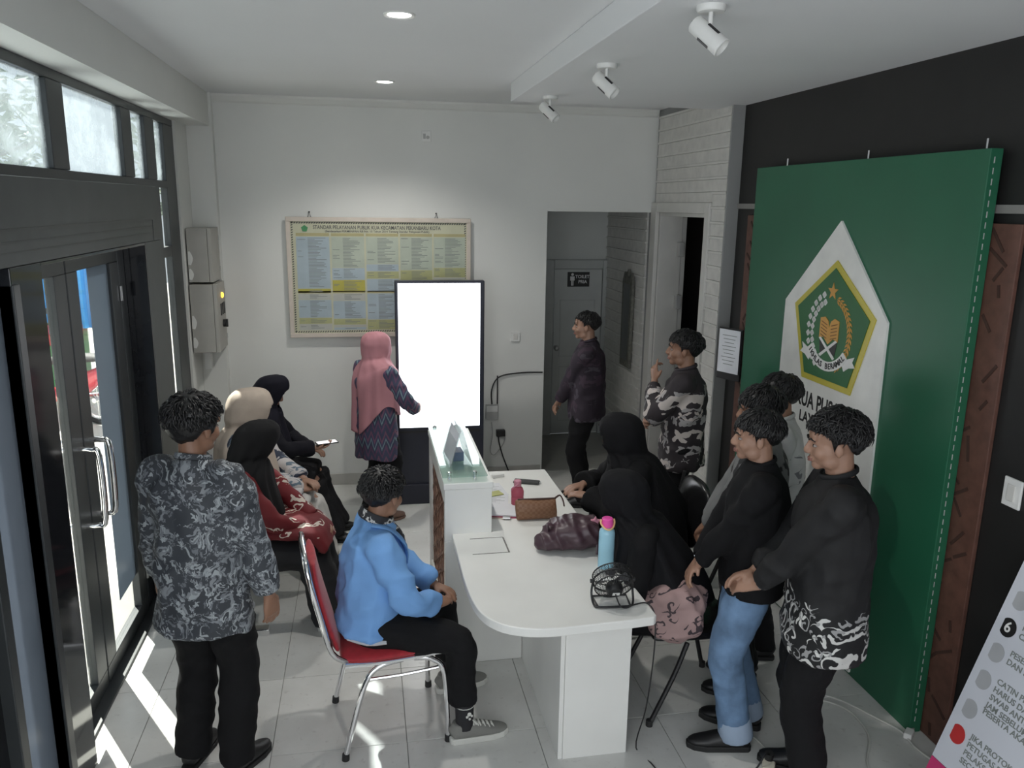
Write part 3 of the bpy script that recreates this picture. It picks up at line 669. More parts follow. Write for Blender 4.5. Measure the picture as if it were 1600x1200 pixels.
# ============================================================ RECEPTION DESK
dk = empty('reception_desk', (.75, 3.9, 0), label='white reception desk with rounded end and raised front counter', cat='desk')
D = lambda *a: bx(a[0]-.75, a[1]-.75, a[2]-3.9, a[3]-3.9, a[4], a[5])
TZ = .745
out = [(.413, 3.828), (.411, 3.34), (.416, 3.19), (.43, 3.06), (.46, 2.965), (.515, 2.895), (.585, 2.855), (.66, 2.835), (.75, 2.83), (1.05, 2.845), (1.15, 2.855), (1.165, 2.87), (1.13, 3.95), (1.115, 4.77), (.62, 4.78), (.62, 3.828)]
out = out[:1]+[tuple(p) for p in catmull(out[1:9], 4)]+out[9:]
MB().prism([(a-.75, b-3.9) for a, b in out], TZ-.04, TZ, 'z').build('desk_top', M['white'], dk, .005)
D(.376, .79, 3.825, 3.845, 0, TZ-.041).build('front_panel', M['white'], dk, .002)
D(.792, .812, 3.0, 3.845, 0, TZ-.041).build('modesty_panel', M['white'], dk, .002)
D(.813, 1.108, 2.996, 3.016, 0, TZ-.041).build('side_panel', M['white'], dk, .002)
D(1.088, 1.108, 3.017, 3.13, 0, TZ-.041).build('pedestal_side', M['white'], dk, .002)
D(.64, 1.10, 4.74, 4.76, 0, TZ-.041).build('end_panel', M['white'], dk, .002)
D(.60, .62, 3.846, 4.83, .0, .985).build('counter_back', M['white'], dk, .002)
D(.376, .619, 3.826, 3.845, TZ-.0405, .985).build('counter_end', M['white'], dk, .002)
D(.376, .60, 4.81, 4.83, 0, .985).build('counter_end', M['white'], dk, .002)
D(.37, .625, 3.822, 4.836, .986, 1.02).build('counter_top', M['white'], dk, .004)
D(.376, .396, 3.846, 3.872, 0, .985).build('counter_stile', M['white'], dk, .002); D(.376, .396, 4.70, 4.809, 0, .985).build('counter_stile', M['white'], dk, .002)
D(.376, .396, 3.873, 4.699, .90, .985).build('counter_rail', M['white'], dk, .002); D(.376, .396, 3.873, 4.699, 0, .2).build('counter_rail', M['white'], dk, .002)
def rattan():
    t = NT('woven_brown_facing'); co = t.co(); x = t.sep(co); n = t.noise(co, 30, 4)
    w = t.n('TexWave'); w.inputs['Scale'].default_value = 14; w.inputs['Distortion'].default_value = 6; w.inputs['Detail'].default_value = 3; t.l(co, w.inputs['Vector'])
    t.color(t.mix(w.outputs[1], (.16, .07, .045), (.42, .25, .18))); t.b.inputs['Roughness'].default_value = .6; t.bump(w.outputs[1], .6, .01); return t.m
ra = rattan(); nl = MB()
D(.390, .40, 3.873, 4.699, .2, .90).build('carved_facing', ra, dk)
for i in range(9):
    for j in range(14):
        y = 3.90+i*.092; z = .225+j*.05; m4 = Matrix.Translation((.389-.75, y+.0-3.9, z)) @ Matrix.Rotation(.55 if (i+j) % 2 else -.55, 4, 'X')
        nl.obox(m4, .006, .085, .018)
nl.build('woven_relief', ra, dk, kind='stuff')
# glass shelf on stand-offs
gl = empty('glass_shelf', (.48, 4.3, 1.02), label='glass shelf on chrome stand-offs over the raised counter', cat='glass shelf')
bx(-.115, .115, -.475, .48, .03, .038).build('glass_pane', M['plate'], gl, .001)
for x in (-.075, .055):
    for y in (-.435, .44):
        m = MB(); m.lathe([(.001, 0), (.011, 0), (.011, .0295), (.001, .0295)], c=(x, y, 0)); m.lathe([(.001, .0385), (.011, .0385), (.011, .048), (.001, .052)], c=(x, y, 0)); m.build('stand_off', M['chrome'], gl, smooth=True)
tn = empty('tent_sign', (.47, 4.10, 1.0585), label='folded acrylic tent sign standing on the glass shelf', cat='sign', rz=math.radians(4))
for s in (-1, 1):
    m = MB(); m.add([(s*.058+d, y, 0) if zz == 0 else (s*.004+d, y, .195) for d in (0, .003) for zz in (0, 1) for y in (-.13, .13)], [(0, 2, 3, 1), (4, 5, 7, 6), (0, 1, 5, 4), (2, 6, 7, 3), (0, 4, 6, 2), (1, 3, 7, 5)])
    m.build('acrylic_leaf', M['acryl'], tn)
m = MB(); m.add([(-.0535+d, y, .012) if zz == 0 else (-.010+d, y, .175) for d in (0, .001) for zz in (0, 1) for y in (-.115, .115)], [(0, 2, 3, 1), (4, 5, 7, 6), (0, 1, 5, 4), (2, 6, 7, 3), (0, 4, 6, 2), (1, 3, 7, 5)]); m.build('paper_insert', mat('insert_paper', (.6, .63, .68), .6), tn)
bx(-.03, .03, -.04, .06, .0005, .05).build('blue_card_box', mat('blue_grey_card', (.10, .14, .22), .5), tn, .002)  # plain blue-grey block between the two leaves
# ---------------- things on the desk
def thing(name, x, y, label, cat, rz=0, z=TZ): return empty(name, (x, y, z), rz, label, cat)
# wire table fan seen from behind
fn = thing('table_fan', 1.01, 3.0, 'small black wire table fan at the desk corner', 'fan', math.radians(-4))
bk = M['bplastic']; m = MB()
m.tube([(-.085, .0, .10), (-.09, 0, .05), (-.085, -.03, .012), (-.06, -.05, .008), (.06, -.05, .008), (.085, -.03, .012), (.09, 0, .05), (.085, 0, .10)], .005, 8, sub=4); m.tube([(-.07, -.045, .008), (-.075, .05, .008), (.075, .05, .008), (.07, -.045, .008)], .005, 8); m.build('stand', bk, fn, smooth=True)
ft = Matrix.Translation((0, .0, .105)) @ Matrix.Rotation(math.radians(30), 4, 'X')
def ft_(p): return ft @ V(p)
m = MB()
for yy, r in ((-.03, .082), (.03, .082), (0, .085)): m.tube([ft_((r*math.cos(2*PI*k/32), yy, r*math.sin(2*PI*k/32))) for k in range(32)], .0028 if yy else .004, 6, close=True)
for k in range(36):
    a = 2*PI*k/36; c, s = math.cos(a), math.sin(a)
    m.tube([ft_((.028*c, -.042, .028*s)), ft_((.06*c, -.042, .06*s)), ft_((.082*c, -.028, .082*s)), ft_((.082*c, .028, .082*s)), ft_((.05*c, .04, .05*s)), ft_((.012*c, .04, .012*s))], .0011, 5)
m.build('wire_guard', bk, fn)
m = MB(); m.lathe([(.001, -.012), (.03, -.012), (.036, 0), (.036, .02), (.03, .035), (.001, .035)], c=ft_((0, -.052, 0)), axis=(ft.to_3x3() @ V((0, 1, 0))), seg=24); mt = m.build('motor', bk, fn, smooth=True)
m = MB(); m.obox(ft @ Matrix.Translation((.004, -.066, -.006)), .03, .002, .016); m.build('rating_label', M['plastic'], mt)
for k in range(4):
    a = k*PI/2+.3; m = MB(); R = []
    m.add([ft_(p) for p in [(.01*math.cos(a), .0, .01*math.sin(a)), (.07*math.cos(a-.35), -.006, .07*math.sin(a-.35)), (.074*math.cos(a), 0, .074*math.sin(a)), (.066*math.cos(a+.4), .010, .066*math.sin(a+.4))]]+[ft_(p) for p in [(.01*math.cos(a), .002, .01*math.sin(a)), (.07*math.cos(a-.35), -.004, .07*math.sin(a-.35)), (.074*math.cos(a), .002, .074*math.sin(a)), (.066*math.cos(a+.4), .012, .066*math.sin(a+.4))]], [(0, 1, 2, 3), (7, 6, 5, 4), (0, 4, 5, 1), (1, 5, 6, 2), (2, 6, 7, 3), (3, 7, 4, 0)]); m.build('blade', mat('smoke_blade', (.06, .06, .065), .3), fn)
for s in (-1, 1): MB().cyl(ft_((.083*s, 0, 0)), ft_((.097*s, 0, 0)), .009).build('pivot_knob', bk, fn)
w = MB(); w.tube([(.0, -.06, .07), (.02, -.065, .02), (.05, -.06, .006), (.10, -.03, .0045), (.15, -.03, .0045), (.17, -.075, -.03), (.175, -.08, -.2), (.17, -.03, -.5), (.15, .02, -.738), (.2, -.12, -.739), (.22, -.4, -.739)], .0032, 6, sub=5); w.build('cord', bk, fn, smooth=True)
# water bottle
wb_ = thing('water_bottle', 1.085, 3.335, 'pale blue metal water bottle with pink cap on the desk', 'bottle')
MB().lathe([(.001, 0), (.033, 0), (.037, .004), (.037, .175), (.034, .188), (.026, .196), (.024, .205), (.001, .206)], seg=32).build('body', mat('pale_blue_coat', (.36, .64, .78), .35, var=.02), wb_, smooth=True)
MB().lathe([(.001, .207), (.027, .207), (.028, .215), (.026, .245), (.022, .249), (.001, .249)], seg=28).build('cap', mat('pink_cap', (.85, .10, .42), .4), wb_, smooth=True)
m = MB(); m.tube([(-.03, 0, .242), (-.033, -.004, .225), (-.02, -.022, .207), (0, -.03, .20), (.02, -.022, .207), (.033, -.004, .225), (.03, 0, .242)], .0045, 8, sub=4); m.build('strap', mat('orange_strap', (.80, .52, .25), .5), wb_, smooth=True)
# pouch
pu = thing('zip_pouch', .885, 3.955, 'brown chequered zip pouch lying on the desk', 'pouch', math.radians(-2))
def chk():
    t = NT('brown_check'); c = t.n('TexChecker'); t.l(t.co(), c.inputs[0]); c.inputs[3].default_value = 70; n = t.noise(t.co(), 30)
    t.color(t.mix(t.math('MULTIPLY', c.outputs[1], .7), t.mix(n.outputs[0], (.17, .075, .035), (.21, .10, .05)), (.24, .13, .075))); t.b.inputs['Roughness'].default_value = .5; return t.m
m = MB(); m.tube([(-.115, 0, .058), (-.08, 0, .06), (0, 0, .057), (.08, 0, .058), (.108, 0, .06)], [(.022, .057), (.03, .06), (.033, .056), (.03, .058), (.02, .06)], 18, (0, 1, 0), 4)
fuse('body', m, chk(), pu, .006, 3)
bx(-.105, .105, -.006, .006, .113, .121).build('zip', M['brownd'], pu, .002)
MB().tube([(.10, 0, .118), (.125, -.005, .135), (.14, -.02, .11), (.145, -.03, .08)], [(.006, .003)]*4, 8, sub=3).build('wrist_strap', M['brownd'], pu, smooth=True)
# slouchy handbag
hb = thing('handbag', .985, 3.565, 'slouchy plum leather handbag with a star charm on the desk', 'handbag', math.radians(-8))
plum = mat('plum_leather', (.065, .035, .045), .38, var=.15)
m = MB(); m.tube([(-.205, -.05, .03), (-.15, -.03, .055), (-.06, 0, .082), (.04, .01, .09), (.115, .02, .085)], [(.02, .018), (.075, .05), (.12, .078), (.125, .085), (.10, .08)], 20, (0, 1, 0), 5)
m.prism([(-.10, .09), (.11, .09), (.125, .165), (.03, .178), (-.05, .172), (-.12, .15)], -.03, .05, 'y')
def crumple(c, n): return (.016*(1-2.2*abs(noise.noise(V((c.x*14+c.z*8, c.y*9, c.z*7)))))+.008*noise.noise(c*22)-.004)*min(1, c.z*18)
fuse('body', m, plum, hb, .007, 3, disp=crumple); hb.scale = (.92, .92, .92)
m = MB(); m.tube([(-.10, -.03, .14), (-.14, -.04, .155), (-.13, -.03, .11), (-.08, -.02, .135)], [(.014, .006)]*4, 8, sub=4); m.build('handle', plum, hb, smooth=True)
m = MB(); m.tube([(.08, .02, .15), (.115, -.03, .13), (.125, -.08, .07), (.12, -.10, .008)], [(.012, .004)]*4, 8, sub=4); m.build('strap', plum, hb, smooth=True)
m = MB(); m.tube([(.10, -.02, .145), (.14, -.06, .11), (.145, -.11, .06), (.13, -.14, .01), (.115, -.145, .006)], [(.011, .002)]*5, 8, sub=4); m.build('scarf_ribbon', mat('cream_ribbon', (.58, .45, .40), .6, var=.4, vs=60), hb, smooth=True)
m = MB(); m.prism([(.115+.03*(1 if i % 2 == 0 else .5)*math.sin(PI*i/5), .165+.03*(1 if i % 2 == 0 else .5)*math.cos(PI*i/5)) for i in range(10)], -.035, -.017, 'y'); m.build('star_charm', mat('pink_charm', (.60, .25, .33), .5), hb, .004)
# pink bottle
pb = thing('drink_bottle', .82, 4.17, 'translucent pink drink bottle standing behind the brown pouch', 'bottle')
pkm = glass('pink_plastic', (.75, .35, .42), haze=.55, haze_c=(.62, .22, .30))
MB().lathe([(.001, .001), (.032, .001), (.035, .006), (.035, .05), (.033, .054), (.035, .058), (.036, .085), (.03, .105), (.02, .115), (.001, .116)], seg=26).build('body', pkm, pb, smooth=True)
MB().lathe([(.001, .117), (.019, .117), (.021, .121), (.021, .148), (.017, .152), (.001, .152)], seg=22).build('cap', mat('dusty_pink', (.58, .26, .33), .45), pb, smooth=True)
MB().tube([(-.034, 0, .085), (-.036, -.02, .11), (-.02, -.03, .125), (.0, -.022, .135)], .004, 8, sub=3).build('carry_loop', mat('rose_loop', (.50, .2, .28), .5), pb, smooth=True)
# dark case, papers, clipboards, eraser, tape outline
ph = thing('spectacle_case', .95, 4.53, 'flat black rectangular case on the far end of the desk', 'case', math.radians(-22))
bx(-.082, .075, -.03, .03, 0, .014).build('lid', mat('charcoal_case', (.04, .042, .04), .4), ph, .004); bx(.076, .084, -.012, .012, .002, .012).build('clasp', M['chrome'], ph, .002)
er = tag(bx(-.04, .04, -.013, .013, 0, .02).build('eraser', M['plastic'], None, .003), 'small white eraser block by the raised counter', 'eraser'); er.location = (.79, 4.66, TZ); er.rotation_euler = (0, 0, .25)
papm = mat('white_paper', (.70, .71, .74), .6, var=.03); mar = mat('maroon_card', (.25, .02, .06), .5)
def paper(x, y, w, h, rz, label, z, lines=True, tabs=None):
    o = thing('paper_sheet', x, y, label, 'paper', rz, z); bx(-w/2, w/2, -h/2, h/2, 0, .0015).build('sheet', papm, o)
    if lines:
        m = MB()
        for i in range(8): m.box(-w*.38, w*(.1+.28*((i*7) % 3)/2), h*.36-i*h*.09, h*.36-i*h*.09+.003, .0016, .0019)
        m.build('printed_lines', inkl, o)
    return o
paper(.715, 4.44, .15, .21, .1, 'white sheet against the raised counter, far end of desk', TZ)
paper(.70, 4.27, .17, .2, -.2, 'printed sheet behind the maroon folder on the desk', TZ+.002)
cb = thing('clipboard', .715, 4.10, 'maroon folder holding white papers beside the pink bottle', 'folder', -.25)
bx(-.09, .11, -.10, .10, .0, .004).build('cover', mar, cb, .001); bx(-.09, .092, -.085, .09, .0045, .012).build('papers', papm, cb, .001)
m = MB(); m.box(.02, .06, -.125, -.095, .004, .012); m.cyl((.02, -.125, .012), (.06, -.125, .012), .006); m.build('clip', M['steel'], cb)
bx(-.08, .03, -.12, -.101, 0, .003).build('board', mat('tan_board', (.42, .36, .3), .6), cb)
yn = tag(bx(-.045, .045, -.035, .035, 0, .004).build('sticky_notes', mat('olive_notes', (.45, .46, .16), .6), None, .001), 'small olive sticky note pad beside the raised counter', 'note pad'); yn.location = (.72, 4.36, TZ+.0043); yn.rotation_euler = (0, 0, .3)
tp = thing('tape_outline', .575, 3.66, 'worn grey tape rectangle stuck on the desk top', 'tape mark')
gt = mat('grey_worn_tape', (.25, .24, .22), .7, var=.5, vs=50)
for a in ((-.08, .09, .087, .093), (-.09, .095, -.097, -.090), (.086, .094, -.09, .088)): bx(a[0], a[1], a[2], a[3], 0, .0006).build('tape_strip', gt, tp)
# ============================================================ CHAIRS
redf = mat('red_chair_fabric', (.36, .012, .022), .65, var=.12, vs=40, bump=.2, bs=200, sheen=.2)
bc = empty('banquet_chair', (.05, 3.395, 0), math.radians(-82.5), label='red padded chair with chrome legs under the person in blue blazer', cat='chair')
sw_, r = .225, .0125
m = MB(); m.tube([(-.2, -.2, .45), (-.205, 0, .445), (-.2, .2, .45), (-.17, .225, .452), (.17, .225, .452), (.2, .2, .45), (.205, 0, .445), (.2, -.2, .45)], [(.012, .02)]*8, 10, (0, 0, 1), 3); m.build('seat_frame', M['chrome'], bc, smooth=True)
m = MB(); m.tube([(0, -.215, .462), (0, -.1, .466), (0, .1, .468), (0, .225, .465)], [(.19, .03), (.222, .037), (.222, .037), (.20, .03)], 24, (1, 0, 0), 5); fuse('seat_cushion', m, redf, bc, .01, 4)
m = MB(); m.tube([(0, -.225, .50), (0, -.27, .66), (0, -.305, .82), (0, -.315, .91)], [(.175, .024), (.195, .028), (.19, .026), (.15, .02)], 24, (1, 0, 0), 5); fuse('back_cushion', m, redf, bc, .009, 4)
m = MB(); m.tube([(-.185, -.19, .455), (-.20, -.255, .52), (-.208, -.295, .68), (-.205, -.33, .84), (-.17, -.345, .925), (0, -.35, .945), (.17, -.345, .925), (.205, -.33, .84), (.208, -.295, .68), (.20, -.255, .52), (.185, -.19, .455)], .0125, 10, sub=4); m.build('back_frame', M['chrome'], bc, smooth=True)
m = MB(); m.tube([(0, -.25, .50), (0, -.30, .66), (0, -.335, .82), (0, -.345, .92)], [(.17, .008), (.19, .008), (.185, .008), (.15, .008)], 16, (1, 0, 0), 4); m.build('back_shell', M['chrome'], bc, smooth=True)
for s in (-1, 1):
    lg = MB(); lg.tube([(.2*s, .10, .435), (.205*s, .18, .42), (.215*s, .235, .34), (.22*s, .25, .012)], r, 10, sub=5); o = lg.build('leg', M['chrome'], bc, smooth=True); MB().cyl((.22*s, .25, 0), (.22*s, .25, .03), .017, .016).build('foot_cap', rb, o)
    lg = MB(); lg.tube([(.2*s, .05, .437), (.205*s, -.06, .42), (.215*s, -.13, .33), (.22*s, -.215, .012)], r, 10, sub=5); o = lg.build('leg', M['chrome'], bc, smooth=True); MB().cyl((.22*s, -.215, 0), (.22*s, -.213, .03), .017, .016).build('foot_cap', rb, o)
    MB().tube([(.2*s, .21, .37), (.205*s, .05, .365), (.2*s, -.1, .365)], .008, 8, sub=3).build('stretcher', M['chrome'], bc, smooth=True)
# black visitor chairs behind the desk
vin = mat('black_vinyl', (.012, .012, .013), .22, var=.1, bump=.1, bs=25)
def visitor_chair(x, y, rz, label):
    o = empty('visitor_chair', (x, y, 0), rz, label=label, cat='chair', group='black visitor chairs behind the desk')
    m = MB(); m.tube([(0, -.22, .43), (0, 0, .44), (0, .22, .435)], [(.20, .035), (.225, .045), (.20, .035)], 20, (1, 0, 0), 4); fuse('seat_cushion', m, vin, o, .011, 4)
    m = MB(); m.tube([(0, -.245, .49), (0, -.265, .54), (0, -.29, .64), (0, -.315, .75), (0, -.33, .83), (0, -.336, .865)], [(.12, .025), (.185, .035), (.22, .04), (.215, .04), (.17, .033), (.09, .02)], 22, (1, 0, 0), 4); fuse('back_cushion', m, vin, o, .011, 4)
    for s in (-1, 1):
        m = MB(); m.tube([(.225*s, -.34, .84), (.24*s, -.31, .66), (.24*s, -.25, .5), (.22*s, -.2, .42)], [.011]*4, 8, sub=4); m.build('back_upright', M['bplastic'], o, smooth=True)
        MB().tube([(.2*s, .06, .41), (.207*s, .12, .25), (.215*s, .23, .01)], .012, 8, sub=4).build('leg', M['bplastic'], o, smooth=True)
        MB().tube([(.2*s, -.12, .41), (.207*s, -.16, .25), (.215*s, -.22, .01)], .012, 8, sub=4).build('leg', M['bplastic'], o, smooth=True)
        for yy in (.232, -.222): MB().cyl((.216*s, yy, 0), (.215*s, yy, .03), .016).build('foot_cap', rb, o)
    return o
visitor_chair(1.51, 3.375, math.radians(90), 'black visitor chair at the near end of desk, legs showing')
visitor_chair(1.55, 4.12, math.radians(90), 'black visitor chair farther along the desk, shiny rounded back')
# waiting bench
wbn = empty('waiting_bench', (-.80, 5.05, 0), math.radians(-90), label='steel waiting bench along the glass front under the seated women', cat='bench')
for i in range(3):
    x = (.72-.62*i) if False else (-.62+.62*i)
    m = MB(); m.tube([(x, -.22, .43), (x, 0, .415), (x, .2, .425), (x, .235, .40)], [(.27, .012)]*4, 12, (1, 0, 0), 3); m.build('seat', M['steel'], wbn, smooth=True)
    m = MB(); m.tube([(x, -.235, .46), (x, -.27, .62), (x, -.31, .80)], [(.27, .01)]*3, 12, (1, 0, 0), 3); m.build('backrest', M['steel'], wbn, smooth=True)
bx(-.95, .95, -.05, .01, .34, .40).build('beam', M['bplastic'], wbn, .005)
for x in (-.75, .75):
    m = MB(); m.box(x-.025, x+.025, -.04, 0, .03, .34); m.box(x-.03, x+.03, -.28, .22, 0, .04); m.build('leg', M['chrome'], wbn, .005)
# ============================================================ FLOOR CABLES
def cable(name, pts, r, mt, label, cat='cable', sub=8): return tag(MB().tube(pts, r, 8, sub=sub).build(name, mt, None, smooth=True), label, cat)
wc_ = mat('white_cable', (.6, .6, .56), .5)
cable('power_cable', [(2.22, 3.25, .006), (2.30, 3.18, .006), (2.40, 3.0, .006), (2.44, 2.91, .006), (2.43, 2.80, .006), (2.46, 2.70, .006), (2.54, 2.66, .006)], .005, wc_, 'white cable running along the foot of the green sign')
cable('power_cable', [(2.15, 3.24, .006), (2.28, 3.12, .006), (2.27, 2.92, .006), (2.15, 2.75, .006), (2.1, 2.6, .006)], .005, wc_, 'white cable looping over the floor behind the black shirt person')
ad = empty('charger_adapter', (2.455, 2.885, .0), math.radians(40), label='white charger plug lying at the corner of green sign', cat='adapter')
bx(-.03, .03, -.018, .018, 0, .03).build('body', M['plastic'], ad, .005); bx(.03, .055, -.012, .012, .006, .024).build('plug_end', M['greyplastic'], ad, .003)
ps = empty('power_strip', (1.70, 2.80, 0), math.radians(60), label='white power strip with a black plug on the floor, bottom edge', cat='power strip')
bx(-.06, .06, -.028, .028, 0, .035).build('case', mat('ivory_plastic', (.66, .63, .52), .4), ps, .006); MB().cyl((.01, 0, .035), (.01, 0, .065), .02).build('plug', M['bplastic'], ps)
MB().tube([(.01, 0, .06), (-.03, .02, .075), (-.07, .05, .03), (-.1, .1, .005), (-.2, .2, .005)], .004, 8, sub=5).build('plug_lead', M['bplastic'], ps, smooth=True)
MB().tube([(.06, 0, .012), (.12, .02, .006), (.2, .1, .006), (.25, .25, .006)], .004, 8, sub=5).build('strip_lead', wc_, ps, smooth=True)
# ============================================================ PEOPLE
def rotv(v, axis, a): return Matrix.Rotation(a, 3, axis) @ V(v)
def ik(S, Wt, l1, l2, pole):
    S, Wt = V(S), V(Wt); d = Wt-S; L = min(d.length, (l1+l2)*.999); u = d.normalized(); Wt = S+u*L
    a = (l1*l1-l2*l2+L*L)/(2*L); h = math.sqrt(max(l1*l1-a*a, 0)); p = V(pole)-u*V(pole).dot(u)
    return S+u*a+p.normalized()*h, Wt
def skin_mat(name, c):
    t = NT(name); co = t.co(); n = t.noise(co, 25, 4)
    t.color(t.mix(n.outputs[0], tuple(x*.86 for x in c), tuple(x*1.1 for x in c))); t.b.inputs['Roughness'].default_value = .5
    t.b.inputs['Subsurface Weight'].default_value = .08; t.b.inputs['Subsurface Radius'].default_value = (.02, .008, .004); return t.m
SK = [skin_mat('skin_light_brown', (.34, .195, .135)), skin_mat('skin_brown', (.29, .155, .10)), skin_mat('skin_tan', (.46, .27, .19))]
def hair_mat():
    t = NT('black_hair'); co = t.co(); n = t.noise(co, 90, 3); t.color(t.mix(n.outputs[0], (.004, .004, .005), (.013, .012, .012)))
    t.b.inputs['Roughness'].default_value = .42; t.bump(n.outputs[0], .4, .004); return t.m
HAIR = hair_mat()
EYEW = mat('eye_white', (.33, .29, .27), .7); EYEB = mat('eye_iris', (.012, .008, .007), .6); LIP = mat('lip', (.24, .105, .085), .6)
def cloth(name, c, rough=.85, var=.12, sheen=.0): return mat(name, c, rough, var=var, vs=6, bump=.15, bs=160, sheen=sheen, spec=.25)
# ---- woven and printed cloth (flat print)
def print_cloth(name, base, inks, scale, spiral=8, thick=.35, zlo=None, zhi=None, petals=5, fill=.5, dens=1., dist=.10):
    """curled leaf and flower motifs, one to each cell of the cloth"""
    t = NT(name); co = t.co(); x = t.sep(co)
    u = t.math('ADD', x[0], t.math('MULTIPLY', x[1], .8)); cb = t.n('CombineXYZ'); t.l(u, cb.inputs[0]); t.l(x[2], cb.inputs[1])
    nz = t.noise(co, 9, 3); vm = t.n('VectorMath', operation='MULTIPLY_ADD'); t.l(nz.outputs[1], vm.inputs[0]); vm.inputs[1].default_value = (dist, dist, 0); t.l(cb.outputs[0], vm.inputs[2])
    col = None; base_c = t.mix(t.step(t.noise(co, 5).outputs[0], .3, .7), tuple(b*.85 for b in base), tuple(b*1.15 for b in base)); col = base_c
    for k, ink in enumerate(inks):
        vo = t.n('TexVoronoi'); vo.inputs['Scale'].default_value = scale*(1+.75*k); t.l(vm.outputs[0], vo.inputs['Vector'])
        sc = t.n('VectorMath', operation='SUBTRACT'); t.l(vm.outputs[0], sc.inputs[0]); t.l(vo.outputs['Position'], sc.inputs[1])
        s = t.sep(sc.outputs[0]); ang = t.math('ARCTAN2', s[1], s[0]); d = t.math('MULTIPLY', vo.outputs['Distance'], 1.)
        rnd_ = t.sep(vo.outputs['Color'])
        sp = t.math('SINE', t.math('ADD', t.math('ADD', ang, t.math('MULTIPLY', rnd_[0], 6.28)), t.math('MULTIPLY', d, spiral)))
        pt = t.math('SINE', t.math('ADD', t.math('MULTIPLY', ang, petals), t.math('MULTIPLY', d, 3)))
        is_p = t.math('GREATER_THAN', rnd_[1], fill)
        pet = t.math('LESS_THAN', t.math('ADD', d, t.math('MULTIPLY', pt, .09)), .30)
        spr = t.math('MULTIPLY', t.step(sp, 1-thick*2, 1-thick*2+.15), t.math('LESS_THAN', d, .55))
        f = t.math('MAXIMUM', t.math('MULTIPLY', is_p, pet), t.math('MULTIPLY', t.math('SUBTRACT', 1., is_p), spr))
        f = t.math('MULTIPLY', f, t.math('GREATER_THAN', rnd_[2], 1-dens))
        if zlo is not None: f = t.math('MULTIPLY', f, t.math('GREATER_THAN', t.math('ADD', x[2], t.math('MULTIPLY', nz.outputs[0], .12)), zlo))
        if zhi is not None: f = t.math('MULTIPLY', f, t.math('LESS_THAN', t.math('ADD', x[2], t.math('MULTIPLY', nz.outputs[0], .14)), zhi))
        col = t.mix(f, col, ink)
    t.color(col); t.b.inputs['Roughness'].default_value = .75; t.bump(t.noise(co, 150).outputs[0], .12, .003); return t.m
def ikat_cloth(name):
    t = NT(name); co = t.co(); x = t.sep(co); u = t.math('ADD', x[0], t.math('MULTIPLY', x[1], .8)); n = t.noise(co, 40, 3)
    zz = t.math('PINGPONG', t.math('MULTIPLY', u, 1.), .035); v = t.math('ADD', t.math('MULTIPLY', zz, 2.2), t.math('ADD', x[2], t.math('MULTIPLY', n.outputs[0], .02)))
    ph = t.math('FRACT', t.math('MULTIPLY', v, 5.2)); r = t.n('ValToRGB'); t.l(ph, r.inputs[0]); r.color_ramp.interpolation = 'CONSTANT'
    e = r.color_ramp.elements; e[0].color = (.055, .06, .11, 1); e[1].position = .28; e[1].color = (.13, .06, .12, 1)
    for p, c in ((.42, (.05, .055, .10)), (.60, (.16, .24, .27)), (.70, (.06, .06, .12)), (.86, (.17, .08, .13))): q = e.new(p); q.color = (*c, 1)
    t.color(r.outputs[0]); t.b.inputs['Roughness'].default_value = .8; return t.m
def band_cloth(name, base, ink, zc, zw, u0, u1, sc=16):
    """plain cloth with one patch of pale motifs"""
    return print_cloth(name, base, [ink], sc, 9, .4, zc-zw, zc+zw, 4, .55)
# ---- body pieces
def head_shape(mb, c, R, s=1., neck=None):
    """head at c, R its rotation; y is where the face looks"""
    def T(p): return V(c)+R @ (V(p)*s)
    def B(p, r): mb.ball(T(p), tuple(x*s for x in r), 18, 12, R)
    B((0, -.014, .034), (.074, .093, .080)); B((0, .022, -.025), (.061, .070, .080)); B((0, .060, -.088), (.026, .024, .021))
    B((0, .078, .04), (.048, .018, .03))
    for q in (-1, 1):
        B((.036*q, .052, -.03), (.026, .032, .03)); B((.040*q, .015, -.068), (.02, .035, .03)); B((.027*q, .082, .019), (.024, .011, .008))
        B((.077*q, -.006, -.008), (.009, .019, .031)); B((.011*q, .098, -.034), (.009, .010, .008))
    mb.tube([T((0, .088, .016)), T((0, .099, -.008)), T((0, .107, -.029)), T((0, .097, -.038))], [.007*s, .0085*s, .011*s, .008*s], 10, sub=3)
    B((0, .086, -.057), (.022, .010, .006)); B((0, .084, -.067), (.019, .011, .007))
def head_extras(root, c, R, s, hair, brow=HAIR):
    def T(p): return V(c)+R @ (V(p)*s)
    for q in (-1, 1):
        e = MB().ball(T((.030*q, .0762, -.003)), tuple(x*s for x in (.0135, .009, .0060)), 12, 8, R).build('eye', EYEW, root, smooth=True)
        MB().ball(T((.030*q, .0828, -.003)), tuple(x*s for x in (.0072, .0036, .0062)), 10, 6, R).build('iris', EYEB, e, smooth=True)
        MB().tube([T((.012*q, .0965, .017)), T((.03*q, .095, .025)), T((.05*q, .079, .017))], [(.004*s, .004*s), (.005*s, .004*s), (.002*s, .002*s)], 8, sub=3).build('eyebrow', brow, root, smooth=True)
    m = MB(); m.tube([T((-.021, .0835, -.0605)), T((0, .0955, -.060)), T((.021, .0835, -.0605))], [(.0025*s, .003*s), (.004*s, .0055*s), (.0025*s, .003*s)], 8, sub=4)
    m.tube([T((-.017, .084, -.068)), T((0, .0945, -.0695)), T((.017, .084, -.068))], [(.002*s, .003*s), (.004*s, .005*s), (.002*s, .003*s)], 8, sub=4); m.build('lips', LIP, root, smooth=True)
